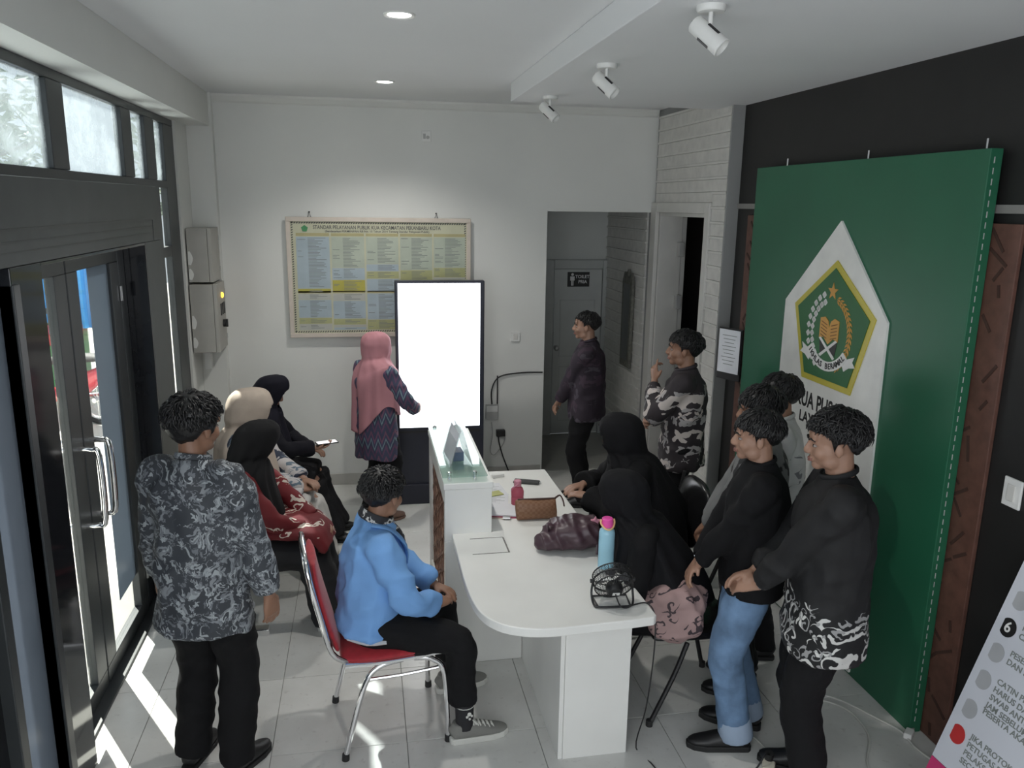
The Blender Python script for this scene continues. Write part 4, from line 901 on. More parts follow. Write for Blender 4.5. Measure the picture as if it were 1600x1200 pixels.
def hair_short(root, c, R, s, seed=1, vol=.0, fringe=.0, side=-.02, nape=-.075, curl=.3, tuft=260):
    rnd = random.Random(seed); mb = MB()
    C0 = V((0, -.016, .040)); rad = V((.083+vol, .101+vol, .083+vol*1.2))
    def line(y, x):          # lower edge of the hair, in head space
        if y > .062: return .062-fringe
        if y > .022: return .062-fringe+(.022-(.062-fringe))*(.062-y)/.04*.6
        if y > -.035: return side+(-.03 if .002 < y < .018 else .008)
        return nape+(side-nape)*max(0, min(1, (.10+y)/.065))**2
    n, k = 44, 30; R0 = []
    bm_ = bmesh.new(); bmesh.ops.create_uvsphere(bm_, u_segments=n, v_segments=k, radius=1)
    for v in bm_.verts:
        d = v.co.copy(); nzv = noise.noise(d*3.1+V((seed, 0, 0)))*.05+noise.noise(d*8+V((0, seed, 0)))*.035
        q = V((d.x*rad.x, d.y*rad.y, d.z*rad.z))*(1+nzv)
        low = line(C0.y+q.y, q.x)-C0.z
        if q.z < low: q.z = low; f = max(.0, 1-min(1., abs(d.z)*.0)); q.x *= .965; q.y = q.y*.965
        zz = C0.z+q.z; t_ = max(0., min(1., (.05-zz)/.09)); sh_ = 1-.085*t_; q.x *= sh_; q.y *= (1-.05*t_)
        v.co = V(c)+R @ ((C0+q)*s)
    # drop the flat underside
    bmesh.ops.delete(bm_, geom=[f for f in bm_.faces if all(((R.transposed() @ (v.co-V(c)))/s-C0).z <= line(((R.transposed() @ (v.co-V(c)))/s).y, 0)-C0.z+1e-4 for v in f.verts)], context='FACES')
    me = bpy.data.meshes.new('hair'); bm_.to_mesh(me); bm_.free()
    vs = [v.co.copy() for v in me.vertices]; fs = [tuple(p.vertices) for p in me.polygons]; bpy.data.meshes.remove(me); mb.add(vs, fs)
    crown = V((.01, -.05, .125))
    for i in range(tuft*2):     # locks lying over the cap, combed away from the crown
        d = V((rnd.gauss(0, 1), rnd.gauss(0, 1), abs(rnd.gauss(0, .9))-.35)).normalized(); q = C0+V((d.x*rad.x, d.y*rad.y, d.z*rad.z))*.99
        if q.z < line(q.y, q.x)+.012 or q.z < .012: continue
        tang = (q-crown).normalized()+V((rnd.uniform(-1, 1), rnd.uniform(-1, 1), rnd.uniform(-1, 1)))*curl; tang = (tang-d*tang.dot(d)).normalized()
        L = rnd.uniform(.025, .05)
        if (q+tang*L).z < line((q+tang*L).y, 0)-.012: L *= .4
        e = rnd.uniform(.0, .006+curl*.008)
        if q.z < .05: L *= .6; e = 0; q = C0+(q-C0)*.955
        mb.tube([V(c)+R @ (p*s) for p in (q-d*.003, q+tang*L*.5+d*(.003+e*.6), q+tang*L-d*(L*L*4)+d*e)], [(.0055*s, .003*s), (.0045*s, .003*s), (.0008*s, .0008*s)], 4, sub=2)
    o = link('hair', mb.mesh('hair', smooth=True), HAIR, root); return o
def hand(mb, w, d, n, right, s=1., curl=.35, thumb=.7, spread=.0, point=False):
    d = V(d).normalized(); n = (V(n)-d*V(n).dot(d)).normalized(); t = d.cross(n) if right else n.cross(d); w = V(w)
    mb.tube([w-d*.02*s, w+d*.015*s, w+d*.05*s, w+d*.086*s], [(.025*s, .018*s), (.031*s, .017*s), (.041*s, .0145*s), (.040*s, .0115*s)], 14, t, 3)
    for i, (L, off) in enumerate(((.070, .031), (.079, .0105), (.073, -.0105), (.057, -.031))):
        p = w+d*(.080-.004*abs(i-1))*s+t*off*s; a = 0; pts = [p-d*.012*s]; rr = [.0092*s]
        cu = curl*(.15 if (point and i == 0) else 1)
        pts.append(p); rr.append(.0092*s)
        for j, (fr_, da) in enumerate(((.45, cu*.8), (.30, cu*1.15), (.25, cu*.8))):
            a += da; dd = d*math.cos(a)+n*math.sin(a)+t*(spread*(1.5-i)/1.5); p = p+dd.normalized()*L*fr_*s; pts.append(p); rr.append((.0086, .0078, .0062)[j]*s)
        mb.tube(pts, rr, 9, sub=2)
    b = w+d*.022*s+t*.026*s; e1 = b+(d*.62+t*.62*thumb+n*.35).normalized()*.034*s; e2 = e1+(d*.85+t*.2*thumb+n*.4).normalized()*.028*s
    mb.tube([b-t*.012*s, b, e1, e2], [.012*s, .0125*s, .0102*s, .0075*s], 9, sub=2)
def folds(amp, seed=0, sx=8, sz=3.2):
    o = V((seed*3.1, seed*1.7, seed*.9))
    def f(c, n):
        a = noise.noise(V((c.x*sx, c.y*sx, c.z*sz))+o); b = noise.noise(V((c.x*sx*2, c.y*sx*2, c.z*sz*3.2))+o)
        c2 = noise.noise(V((c.x*3+c.z*5, c.y*4, c.z*9-c.x*6))+o); return amp*((1-abs(a)*2.4)*1.0+b*.8+(1-abs(c2)*3)*.9)
    return f
def shoe(root, name, ankle, fwd, mt, sole_m, s=1., laces=None, sock=None, sole_h=.022, low=False):
    fwd = V((fwd[0], fwd[1], 0)).normalized(); lat = V((fwd.y, -fwd.x, 0)); a = V((ankle[0], ankle[1], 0))
    def P(f, z): return a+fwd*f*s+V((0, 0, z))
    m = MB(); m.tube([P(-.062, .045), P(-.05, .05), P(0, .055), P(.06, .049), P(.115, .038), P(.165, .032), P(.192, .03)], [(.012, .018), (.032, .036), (.040, .043), (.042, .038), (.044, .027), (.036, .019), (.014, .010)], 16, lat, 3)
    if not low: m.tube([P(-.02, .05), P(-.015, .095)], [(.038, .045), (.036, .042)], 14, lat)
    up = fuse(name, m, mt, root, .006, 3, dec=.5)
    m = MB(); out_ = [(-.066, .016), (-.055, .031), (0, .036), (.06, .041), (.12, .046), (.17, .036), (.197, .014)]
    poly = [P(f, 0)+lat*w for f, w in out_]+[P(f, 0)-lat*w for f, w in reversed(out_)]
    n = len(poly); m.add(poly+[p+V((0, 0, sole_h)) for p in poly], [tuple(range(n)), tuple(range(2*n-1, n-1, -1))]+[(i, (i+1) % n, (i+1) % n+n, i+n) for i in range(n)])
    m.build('sole', sole_m, up, .004)
    if laces is not None:
        m = MB()
        for k in range(5):
            f = .035+.02*k; z = .097-.0085*k; m.tube([P(f, z-.012)+lat*.026, P(f+.006, z+.002), P(f+.012, z-.012)-lat*.026], .0042, 6, sub=3); m.tube([P(f, z-.012)-lat*.026, P(f+.006, z+.003), P(f+.012, z-.012)+lat*.026], .0042, 6, sub=3)
        m.tube([P(.04, .098), P(.03, .112)+lat*.02, P(.05, .10)+lat*.045, P(.045, .096)], .0035, 6, sub=4); m.tube([P(.04, .098), P(.03, .112)-lat*.02, P(.05, .10)-lat*.045, P(.045, .096)], .0035, 6, sub=4)
        m.build('laces', laces, up, smooth=True, kind='stuff')
    return up
def sandal(root, ankle, fwd, mt): return shoe(root, 'sandal', ankle, fwd, mt, mt, .92, low=True, sole_h=.018)
def drape(name, root, rings, mt, folds_=(10, .012), seed=0, hem=None, seg=64, sub=8, open_face=None, thick=.004):
    """hanging veil: rings from crown to hem; ring = (centre, rx, ry, tilt matrix or None)"""
    q = catmull([list(r[0])+[r[1], r[2], r[3] if len(r) > 3 else 0.] for r in rings], sub); N = len(q); bm_ = bmesh.new(); G = []
    nf, amp = folds_
    for i, a in enumerate(q):
        f = i/(N-1); row = []
        for k in range(seg):
            th = 2*PI*k/seg; ww = amp*max(0, (f-.3)/.7)*(math.sin(nf*th+3*noise.noise(V((math.cos(th)*1.3+seed, math.sin(th)*1.3, f*1.5))))+.6*math.sin((nf*1.7)*th+seed))+.006*noise.noise(V((math.cos(th)*3+seed, math.sin(th)*3, f*7)))
            x = math.cos(th)*(max(a[3], .001)+ww); y = math.sin(th)*(max(a[4], .001)+ww); z = a[2]; cy_, sy_ = math.cos(a[5]), math.sin(a[5]); x, y = x*cy_-y*sy_, x*sy_+y*cy_
            if hem: z += hem(th)*max(0, (f-.45)/.55)**1.6
            row.append(bm_.verts.new((a[0]+x, a[1]+y, z)))
        G.append(row)
    for i in range(N-1):
        for k in range(seg): bm_.faces.new((G[i][k], G[i][(k+1) % seg], G[i+1][(k+1) % seg], G[i+1][k]))
    bm_.faces.new(G[0])
    if open_face:
        c, R, s = open_face; RT = R.transposed()
        kill = []
        for v in bm_.verts:
            p = (RT @ (v.co-V(c)))/s
            if p.y > .06 and (p.x/.056)**2+((p.z+.008)/.078)**2 < 1: kill.append(v)
        bmesh.ops.delete(bm_, geom=kill, context='VERTS')
    bmesh.ops.recalc_face_normals(bm_, faces=bm_.faces)
    bmesh.ops.solidify(bm_, geom=list(bm_.faces), thickness=thick)
    me = bpy.data.meshes.new(name); bm_.to_mesh(me); bm_.free()
    for p in me.polygons: p.use_smooth = True
    return link(name, me, mt, root)
class Fig:
    """skeleton in the person's own frame: x to the person's right, y forward, z up"""
    def __init__(f, label, loc, face, H=1.68, pose='stand', lean=0., side=0., head=(0, 0, 0), skin=0, bulk=1., twist=0., seat=.47, group=None, hip_back=0.):
        ang = math.atan2(-face[0], face[1]); f.s = s = H/1.70 if pose == 'stand' else H
        f.root = empty('person', (loc[0], loc[1], 0), ang, label, 'person'); f.ang = ang; f.loc = V((loc[0], loc[1], 0))
        f.head = head; f.skin = SK[skin]; f.bulk = bulk; f.pose = pose; f.lean = lean
        pz = .955*s if pose == 'stand' else seat+.105
        f.pel = V((0, hip_back, pz)); ax = Matrix.Rotation(-lean, 3, 'X') @ Matrix.Rotation(side, 3, 'Y'); f.ax = ax
        def up(h, y=0., x=0.): return f.pel+ax @ V((x*s, y*s, h*s))
        f.up = up; f.lat = ax @ Matrix.Rotation(twist, 3, 'Z') @ V((1, 0, 0)); f.fw = V((0, 0, 1)).cross(f.lat)
        f.neck = up(.482, .0)
        f.hR = Matrix.Rotation(head[0], 3, 'Z') @ Matrix.Rotation(head[1], 3, 'X') @ Matrix.Rotation(head[2], 3, 'Y')
        f.hc = f.neck+Matrix.Rotation(-lean*.6+head[1]*.35, 3, 'X') @ V((0, .030*s, .130*s))
        f.sh = {q: up(.418)+f.lat*(.165*q*s*bulk) for q in (-1, 1)}
        f.hip = {q: f.pel+V((.09*q*s, 0, -.04*s)) for q in (-1, 1)}
        f.arms = {}; f.legs = {}
    def arm(f, q, wrist, pole, d=None, n=None, curl=.4, world=False, point=False, thumb=.7):
        s = f.s; el, w = ik(f.sh[q], wrist, .285*s, .25*s, pole); f.arms[q] = (el, w, V(d) if d is not None else (w-el), V(n) if n is not None else V((-q, 0, 0)), curl, point, thumb); return f
    def leg(f, q, ankle, pole=(0, 1, .2), toe=(0, 1)):
        s = f.s; kn, a = ik(f.hip[q], ankle, .425*s, .415*s, pole); f.legs[q] = (kn, a, toe); return f
    def body(f):
        s, b = f.s, f.bulk; m = MB(); up = f.up
        m.tube([up(-.10), up(0), up(.12), up(.26), up(.36), up(.425), up(.475)], [(.13*s*b, .10*s*b), (.155*s*b, .105*s*b), (.135*s*b, .095*s*b), (.15*s*b, .105*s*b), (.15*s*b, .10*s*b), (.10*s, .075*s), (.055*s, .055*s)], 20, f.lat, 4)
        nb = f.hc+f.hR @ V((0, -.022*s, -.055*s)); m.tube([up(.42), f.neck, nb, nb+V((0, 0, .03))], [(.07*s, .065*s), (.055*s, .056*s), (.051*s, .054*s), (.045*s, .05*s)], 14, f.lat, 3)
        head_shape(m, f.hc, f.hR, s*1.0)
        for q, (el, w, d, n, cu, pt, th) in f.arms.items():
            S = f.sh[q]; m.ball(S, .052*s); mid = S.lerp(el, .45); m.tube([S, mid, el, el.lerp(w, .3), w], [.05*s, .045*s, .037*s, .038*s, .025*s], 12, None, 3); hand(m, w, d, n, q > 0, s*1.03, cu, th, point=pt)
        for q, (kn, a, toe) in f.legs.items():
            h = f.hip[q]; m.tube([h+V((0, 0, .03)), h.lerp(kn, .5), kn, kn.lerp(a, .3), a], [.085*s, .075*s, .052*s, .054*s, .036*s], 12, None, 3)
            t = V((toe[0], toe[1], 0)).normalized(); m.tube([a, a+t*.02-V((0, 0, a.z*.55)), a+t*.11-V((0, 0, a.z-.032))], [(.034*s, .036*s), (.026*s, .026*s), (.022*s, .012*s)], 10, None, 2)
        o = fuse('body', m, f.skin, f.root, .0058, 3, dec=.42); return f
    def shirt(f, mt, hem=-.16, loose=1., flare=1., sleeve=.93, cuff=.036, name='shirt', amp=.007, open_=None, seed=0, collar=True, sl=1., pocket=None):
        s, b = f.s, f.bulk*loose; m = MB(); up = f.up
        hp = up(hem) if f.pose == 'stand' else up(max(hem, -.10))
        m.tube([hp, up(hem*.5), up(.06), up(.2), up(.31), up(.385), up(.435), up(.47), up(.492)], [(.178*s*b*flare, .135*s*b*flare), (.178*s*b, .135*s*b), (.168*s*b, .128*s*b), (.174*s*b, .130*s*b), (.172*s*b, .125*s*b), (.15*s*b, .108*s*b), (.115*s*b, .088*s), (.078*s, .072*s), (.06*s, .062*s)], 26, f.lat, 4)
        for q, (el, w, *_r) in f.arms.items():
            S = f.sh[q]; e = el.lerp(w, sleeve); m.ball(S-V((0, 0, .006)), .060*s*sl); m.tube([up(.38)+f.lat*.06*q*s, S-V((0,0,.008*s)), S.lerp(el, .5), el, el.lerp(w, .45), e], [.070*s, .060*s*sl, .058*s*sl, .053*s*sl, .048*s*sl, cuff*s*sl], 16, None, 4)
        fuse(name, m, mt, f.root, .0095, 3, disp=folds(amp, seed))
        if collar:
            c = MB(); nb = up(.483); q_ = []
            for k in range(24): a = 2*PI*k/24; q_.append(nb+f.lat*(.066*s*math.cos(a))+f.fw*(.068*s*math.sin(a)+.004)+V((0, 0, .012*s-.022*s*math.sin(a))))
            c.tube(q_, [(.006*s, .012*s)]*24, 8, (0, 0, 1) if False else None, close=True); c.build('collar', mt, f.root, smooth=True)
        return f
    def trousers(f, mt, hem=.03, wide=1., name='trousers', seed=0, amp=.006):
        s, b = f.s, f.bulk; m = MB(); up = f.up
        if f.pose == 'stand': m.tube([f.pel+V((0, 0, .10)), f.pel, f.pel-V((0, 0, .09))], [(.155*s*b, .118*s*b), (.168*s*b, .128*s*b), (.13*s*b, .11*s*b)], 22, (1, 0, 0), 3)
        else: m.tube([f.pel+V((0, .0, .08)), f.pel+V((0, .01, 0)), f.pel+V((0, .03, -.08))], [(.14*s*b, .095*s*b), (.165*s*b, .115*s*b), (.15*s*b, .11*s*b)], 22, (1, 0, 0), 3)
        for q, (kn, a, toe) in f.legs.items():
            h = f.hip[q]; d = (a-kn).normalized(); e = a+d*(a.z-hem if d.z < -.5 else .0)*(-1 if False else 1)
            e = kn+(a-kn)*max(.5, min(1.05, (kn.z-hem)/max(kn.z-a.z, .05)))
            m.tube([h+V((0, 0, .05)), h, h.lerp(kn, .5), kn, kn.lerp(e, .5), e], [.09*s, .098*s*b, .088*s*wide, .074*s*wide, .070*s*wide, .066*s*wide], 16, None, 4)
        fuse(name, m, mt, f.root, .0095, 3, disp=folds(amp, seed+3, 6, 3)); return f
    def robe(f, mt, hem=.05, w=.17, name='skirt', seed=0, top=None, amp=.009, fwd=.0, spread=1.):
        """long skirt, falling from the hips (standing) or over lap and knees (sitting)"""
        s = f.s; m = MB()
        if f.pose == 'stand': m.tube([f.pel+V((0, 0, .08)), f.pel, f.pel*.55, V((0, .02, hem))], [(.16, .12), (.18, .14), (w*1.1, w), (w*1.2, w*1.05)], 26, (1, 0, 0), 4)
        else:
            m.ball(f.pel+V((0, 0, -.01)), (.20*s, .17*s, .12*s))
            K = {q: f.legs[q][0] for q in (-1, 1)}; A = {q: f.legs[q][1] for q in (-1, 1)}
            for q in (-1, 1): m.tube([f.hip[q], f.hip[q].lerp(K[q], .5), K[q]+V((0, .015, .0))], [.115*s, .108*s, .088*s], 16, None, 3); m.tube([K[q], K[q].lerp(A[q], .5), V((A[q].x, A[q].y+fwd, hem))], [.086*s, .095*s*spread, .105*s*spread], 16, None, 3)
            kc = (K[-1]+K[1])/2; ac = (A[-1]+A[1])/2
            m.tube([f.pel, f.pel.lerp(kc, .6), kc], [(.10*s, .09*s)]*3, 14, (1, 0, 0)); m.tube([kc, kc.lerp(ac, .5), V((ac.x, ac.y+fwd, hem))], [(.10*s, .07*s), (.11*s, .085*s), (.13*s*spread, .10*s)], 16, (1, 0, 0))
        fuse(name, m, mt, f.root, .0105, 4, disp=folds(amp, seed+5, 6, 2)); return f
    def extras(f, hair=None): head_extras(f.root, f.hc, f.hR, f.s, hair); return f
    def hair(f, **k): hair_short(f.root, f.hc, f.hR, f.s, **k); return f
    def hijab(f, mt, length=.42, w=.235, dpt=.17, hem=None, seed=0, folds_=(9, .010), name='hijab', fwd=.0, low_c=None, vol=.006):
        s = f.s; R = f.hR; c = f.hc
        def T(y, z, x=0): return c+R @ (V((x, y, z))*s)
        nk = f.neck; sp = f.up(.40); lo = f.up(.44-length)
        if low_c is not None: lo = lo+V(low_c)
        hy = f.head[0]; v = vol
        rings = [(T(-.016, .126+v*.6), .012*s, .012*s, hy), (T(-.016, .119+v*.6), (.05+v)*s, (.064+v)*s, hy), (T(-.012, .09+v*.3), (.085+v)*s, (.108+v)*s, hy), (T(-.006, .04), (.099+v)*s, (.130+v)*s, hy), (T(-.004, -.01), (.102+v)*s, (.131+v)*s, hy), (T(-.006, -.06), (.103+v)*s, (.125+v)*s, hy), (T(-.006, -.10)*.6+nk*.4+V((0, 0, .012)), .114*s, .120*s, hy*.8), (nk+V((0, .0, -.005)), .152*s, .132*s, hy*.4), (f.up(.435), .198*s, .150*s), (f.up(.37), .232*s, .168*s), (sp.lerp(lo, .55)+V((0, fwd*.5, 0)), w*s, dpt*s), (lo+V((0, fwd, 0)), w*1.02*s, dpt*1.06*s)]
        drape(name, f.root, rings, mt, folds_, seed, hem, open_face=(c, R, s)); return f
blackt = cloth('black_trouser_cloth', (.007, .007, .008)); blackc = cloth('black_cloth', (.006, .006, .007)); sockm = cloth('charcoal_sock', (.03, .03, .033))
shoeb = mat('black_shoe', (.012, .012, .013), .45); solew = mat('white_sole', (.62, .62, .58), .6); soleb = mat('black_sole', (.015, .015, .015), .7)
RT = math.radians
def stand_legs(f, dx=.085, dy=0., turn=.15, lx=0):
    for q in (-1, 1): f.leg(q, (dx*q*1.1+lx, dy*q, .085), (0, 1, 0), (turn*q, 1))
    return f
def wloc(f, p):      # world point into the person's frame
    return Matrix.Rotation(-f.ang, 3, 'Z') @ (V(p)-f.loc)
def wdir(f, d): return Matrix.Rotation(-f.ang, 3, 'Z') @ V(d)
# 1 ---------------- person in grey floral shirt, back to the camera, left
f = Fig('person in grey floral batik shirt standing at left, back turned', (-.685, 3.19), (.42, .91), 1.66, bulk=.98, head=(RT(-14), RT(-4), 0), skin=1)
stand_legs(f, .10); f.arm(1, (.285, .05, .80), (.6, -.6, 0), (.05, .1, -1), (-.9, .3, 0), .35); f.arm(-1, (-.28, .08, .80), (-.6, -.6, 0), (0, .2, -1), (.9, .2, 0), .35)
f.body().extras().hair(seed=4, vol=.022, nape=-.065, side=-.005, curl=.45, tuft=420)
f.shirt(print_cloth('grey_floral_batik', (.05, .056, .066), [(.24, .26, .28), (.36, .39, .41), (.17, .185, .205)], 15, 11, .36, fill=.45, dist=.16), hem=-.24, loose=1.15, flare=1.05, seed=1, sl=1.2, amp=.009)
f.trousers(blackt, .03, 1.12, seed=1)
for q in (-1, 1): shoe(f.root, 'shoe', f.legs[q][1], f.legs[q][2], shoeb, soleb)
# 8 ---------------- person in blue blazer on the red chair
f = Fig('person in light blue blazer sitting on the red chair', (-.02, 3.385), (.99, .13), .92, 'sit', lean=.10, head=(RT(38), RT(-6), 0), skin=1, seat=.476, bulk=1.05)
f.leg(1, wloc(f, (.40, 3.20, .10)), (0, .4, 1), (.0, 1)); f.leg(-1, wloc(f, (.37, 3.60, .10)), (-.1, .4, 1), (-.1, 1))
f.arm(1, (.10, .30, .625), (.9, -.5, -.2), (-.75, .62, -.12), (-.2, -.2, -1), .35); f.arm(-1, (-.09, .33, .625), (-.9, -.5, -.2), (.7, .65, -.1), (.2, -.2, -1), .35)
f.body().extras().hair(seed=9, vol=.016, nape=-.05, side=.0, curl=.7, tuft=520)
f.shirt(cloth('light_blue_blazer', (.19, .39, .74), .75, .06), hem=-.045, loose=1.10, flare=1.06, seed=2, name='blazer', sleeve=.90, cuff=.043, sl=1.16, amp=.011, collar=False)
f.trousers(blackt, .195, 1.02, seed=2)
bp_ = print_cloth('black_white_batik', (.03, .03, .035), [(.6, .6, .58)], 45, 9, .4); c = MB(); nb = f.up(.495); q_ = [nb+f.lat*(.064*math.cos(2*PI*k/24))+f.fw*(.068*math.sin(2*PI*k/24))+V((0, 0, .012-.03*math.sin(2*PI*k/24))) for k in range(24)]
c.tube(q_, [(.008, .022)]*24, 8, close=True); c.tube([f.up(.47, .075), f.up(.40, .135), f.up(.32, .15)], [(.028, .012), (.03, .012), (.012, .008)], 10, f.lat, 3); c.build('batik_collar', bp_, f.root, smooth=True)
c = MB()
for q in (-1, 1): c.tube([f.up(.49)+f.lat*.07*q-f.fw*.03, f.up(.465)+f.lat*.08*q+f.fw*.05, f.up(.37)+f.lat*.06*q+f.fw*.128, f.up(.25)+f.lat*.02*q+f.fw*.155], [(.02, .008), (.028, .009), (.036, .009), (.008, .006)], 10, f.lat, 4)
c.build('lapels', bpy.data.materials['light_blue_blazer'], f.root, smooth=True)
MB().tube([f.up(-.055, -.10)+f.lat*.12, f.up(-.06, -.02)+f.lat*.165, f.up(-.055, .06)+f.lat*.17], [(.035, .012)]*3, 10, sub=3).build('shirt_tail', mat('pale_lining', (.62, .62, .62), .7), f.root, smooth=True)
greyc = mat('grey_canvas', (.20, .20, .185), .8, bump=.2, bs=300)
for q in (-1, 1):
    a = f.legs[q][1]; kn = f.legs[q][0]
    MB().tube([a-V((0, 0, .03)), a+V((0, 0, .02)), a+V((0, 0, .13))], [.042, .041, .046], 14, sub=3).build('sock', sockm, f.root, smooth=True)
    MB().tube([a+V((0, -.0, .085))+V((.0455*math.cos(t), .0455*math.sin(t), 0)) for t in [2*PI*k/16 for k in range(16)]], .002, 6, close=True).build('sock_stripe', solew, f.root)
    m = MB()
    for dx, dz, rr_ in ((0, .012, .010), (-.010, 0, .007), (.012, .002, .006), (.002, -.012, .006)): m.ball(a+V((.042*q, .012+dx, .045+dz)), (.004, rr_, rr_), 10, 6)
    m.build('sock_motif', solew, f.root, kind='stuff')
    shoe(f.root, 'sneaker', a, f.legs[q][2], greyc, solew, 1.06, laces=solew, sole_h=.03)
# 2 ---------------- three women on the bench
def bench_woman(label, y, x, hij, dress, skirt, H, lean, length, head, hem=None, w=.235, seed=0, skin=0, knee=.40, footx=.47):
    f = Fig(label, (x, y), (1, -.06), H, 'sit', lean=lean, head=head, skin=skin, seat=.435)
    for q in (-1, 1): f.leg(q, (.10*q, footx, .085), (0, .4, 1), (.1*q, 1))
    return f
f = bench_woman('', 4.42, -.71, None, None, None, .94, .10, .5, (RT(20), RT(-22), 0)); f.root['label'] = 'seated person in black headscarf and red batik nearest the glass door'
f.arm(1, (.07, .36, .60), (.8, -.4, -.3), (-.6, .75, -.15), (-.2, -.1, -1), .3); f.arm(-1, (-.06, .40, .60), (-.8, -.4, -.3), (.6, .7, -.1), (.2, 0, -1), .4)
redb = print_cloth('red_batik', (.14, .008, .012), [(.62, .55, .48)], 19, 12, .38, .0, 5.0, 4, .62, dens=.28)
f.body().extras(); f.shirt(redb, hem=-.10, seed=3, collar=False, sleeve=.82, cuff=.05, sl=1.1, name='tunic'); f.robe(cloth('charcoal_skirt', (.020, .020, .022)), .06, seed=2)
m = MB(); m.tube([f.pel+V((0, .05, .10)), f.pel+V((0, .22, .085)), f.pel+V((0, .40, .06)), f.pel+V((0, .47, -.03))], [(.21, .06), (.20, .055), (.19, .05), (.185, .04)], 18, (1, 0, 0), 4); fuse('tunic_lap', m, redb, f.root, .01, 4, disp=folds(.006, 4))
f.hijab(cloth('black_headscarf', (.011, .011, .012), .85), length=.36, w=.23, dpt=.19, hem=lambda t: .05*math.cos(2*t), seed=1, fwd=.05)
for q in (-1, 1): shoe(f.root, 'shoe', f.legs[q][1], f.legs[q][2], mat('pale_shoe', (.50, .47, .44), .6), solew)
f = bench_woman('', 5.08, -.80, None, None, None, .965, .06, .5, (RT(12), RT(-12), 0)); f.root['label'] = 'seated person in cream headscarf and white blue batik, middle of bench'
f.arm(1, (.05, .36, .60), (.8, -.4, -.3), (-.6, .75, -.05), (-.2, -.1, -1), .35); f.arm(-1, (-.05, .38, .63), (-.8, -.4, -.3), (.6, .7, 0), (.2, 0, -1), .4)
wbk = print_cloth('white_blue_batik', (.52, .50, .50), [(.045, .055, .09), (.12, .17, .22)], 9, 10, .35, fill=.5)
f.body().extras(); f.shirt(wbk, hem=-.10, seed=4, collar=False, sleeve=.88, cuff=.05, sl=1.12, name='tunic'); f.robe(cloth('white_skirt', (.50, .49, .47), .8), .07, seed=3)
m = MB(); m.tube([f.pel+V((0, .05, .10)), f.pel+V((0, .22, .085)), f.pel+V((0, .38, .05))], [(.20, .06), (.19, .055), (.18, .045)], 18, (1, 0, 0), 4); fuse('tunic_lap', m, wbk, f.root, .01, 4, disp=folds(.006, 6))
f.hijab(cloth('cream_headscarf', (.52, .44, .37), .8, .06), length=.34, w=.235, dpt=.19, hem=lambda t: .10*math.sin(t)*-1 if math.sin(t) > 0 else 0, seed=3, folds_=(8, .013), fwd=.04, vol=.018)
for q in (-1, 1): shoe(f.root, 'shoe', f.legs[q][1], f.legs[q][2], shoeb, soleb)
f = bench_woman('', 5.68, -.78, None, None, None, .93, .12, .5, (RT(5), RT(-24), 0)); f.root['label'] = 'seated person in navy headscarf holding a phone, far end of bench'
f.arm(1, (.09, .40, .70), (.8, -.4, -.3), (-.35, .92, .1), (0, 0, 1), .35); f.arm(-1, (-.09, .36, .64), (-.8, -.4, -.3), (.5, .8, 0), (.2, 0, -1), .4)
f.body().extras(); f.shirt(cloth('navy_tunic', (.009, .009, .014)), hem=-.1, seed=5, collar=False, cuff=.05, sl=1.12, name='tunic'); f.robe(cloth('black_skirt', (.011, .011, .013)), .05, seed=4, fwd=.06)
f.hijab(cloth('navy_headscarf', (.010, .010, .018), .85), length=.36, w=.235, dpt=.19, seed=5, fwd=.06)
for q in (-1, 1): shoe(f.root, 'shoe', f.legs[q][1], f.legs[q][2], shoeb, soleb)
pw_ = f.arms[1][1]; pm_ = f.root; pd = f.arms[1][2].normalized(); hp = Matrix.Rotation(f.ang, 3, 'Z') @ (pw_+pd*.10+V((0, 0, .022)))+f.loc
phn = empty('mobile_phone', hp, f.ang+RT(22), label='black mobile phone with lit screen held by the person in navy headscarf', cat='phone')
bx(-.038, .038, -.078, .078, -.004, .004).build('case', M['bplastic'], phn, .004); bx(-.034, .034, -.07, .07, .0042, .0052).build('screen', emit('phone_screen', (.8, .8, .8), .8), phn)
# 5 ---------------- presenter in pink headscarf beside the kiosk
f = Fig('person in pink headscarf and blue ikat tunic standing at the kiosk', (.06, 5.92), (.80, .60), 1.475, head=(RT(-10), 0, 0), skin=2, bulk=1.08)
stand_legs(f, .075); f.arm(1, (.16, .25, .86), (.8, -.5, -.2), (-.3, .9, 0), (-1, 0, 0), .5); f.arm(-1, (-.10, .22, .86), (-.8, -.5, -.2), (.5, .8, 0), (0, 0, -1), .5)
ik_ = ikat_cloth('blue_ikat'); f.body().extras(); f.shirt(ik_, hem=-.36, loose=1.1, flare=1.0, seed=6, collar=False, name='tunic', sl=1.12, cuff=.045); f.trousers(blackc, .05, 1.2, seed=5)
f.hijab(cloth('pink_headscarf', (.50, .235, .265), .75, .07), length=.44, w=.225, dpt=.17, seed=7, folds_=(8, .012), hem=lambda t: -.13*max(0, -math.sin(t))**2+.12*max(0, math.cos(t+.4))**2)
for q in (-1, 1): sandal(f.root, f.legs[q][1], f.legs[q][2], mat('brown_sandal', (.20, .12, .09), .5))
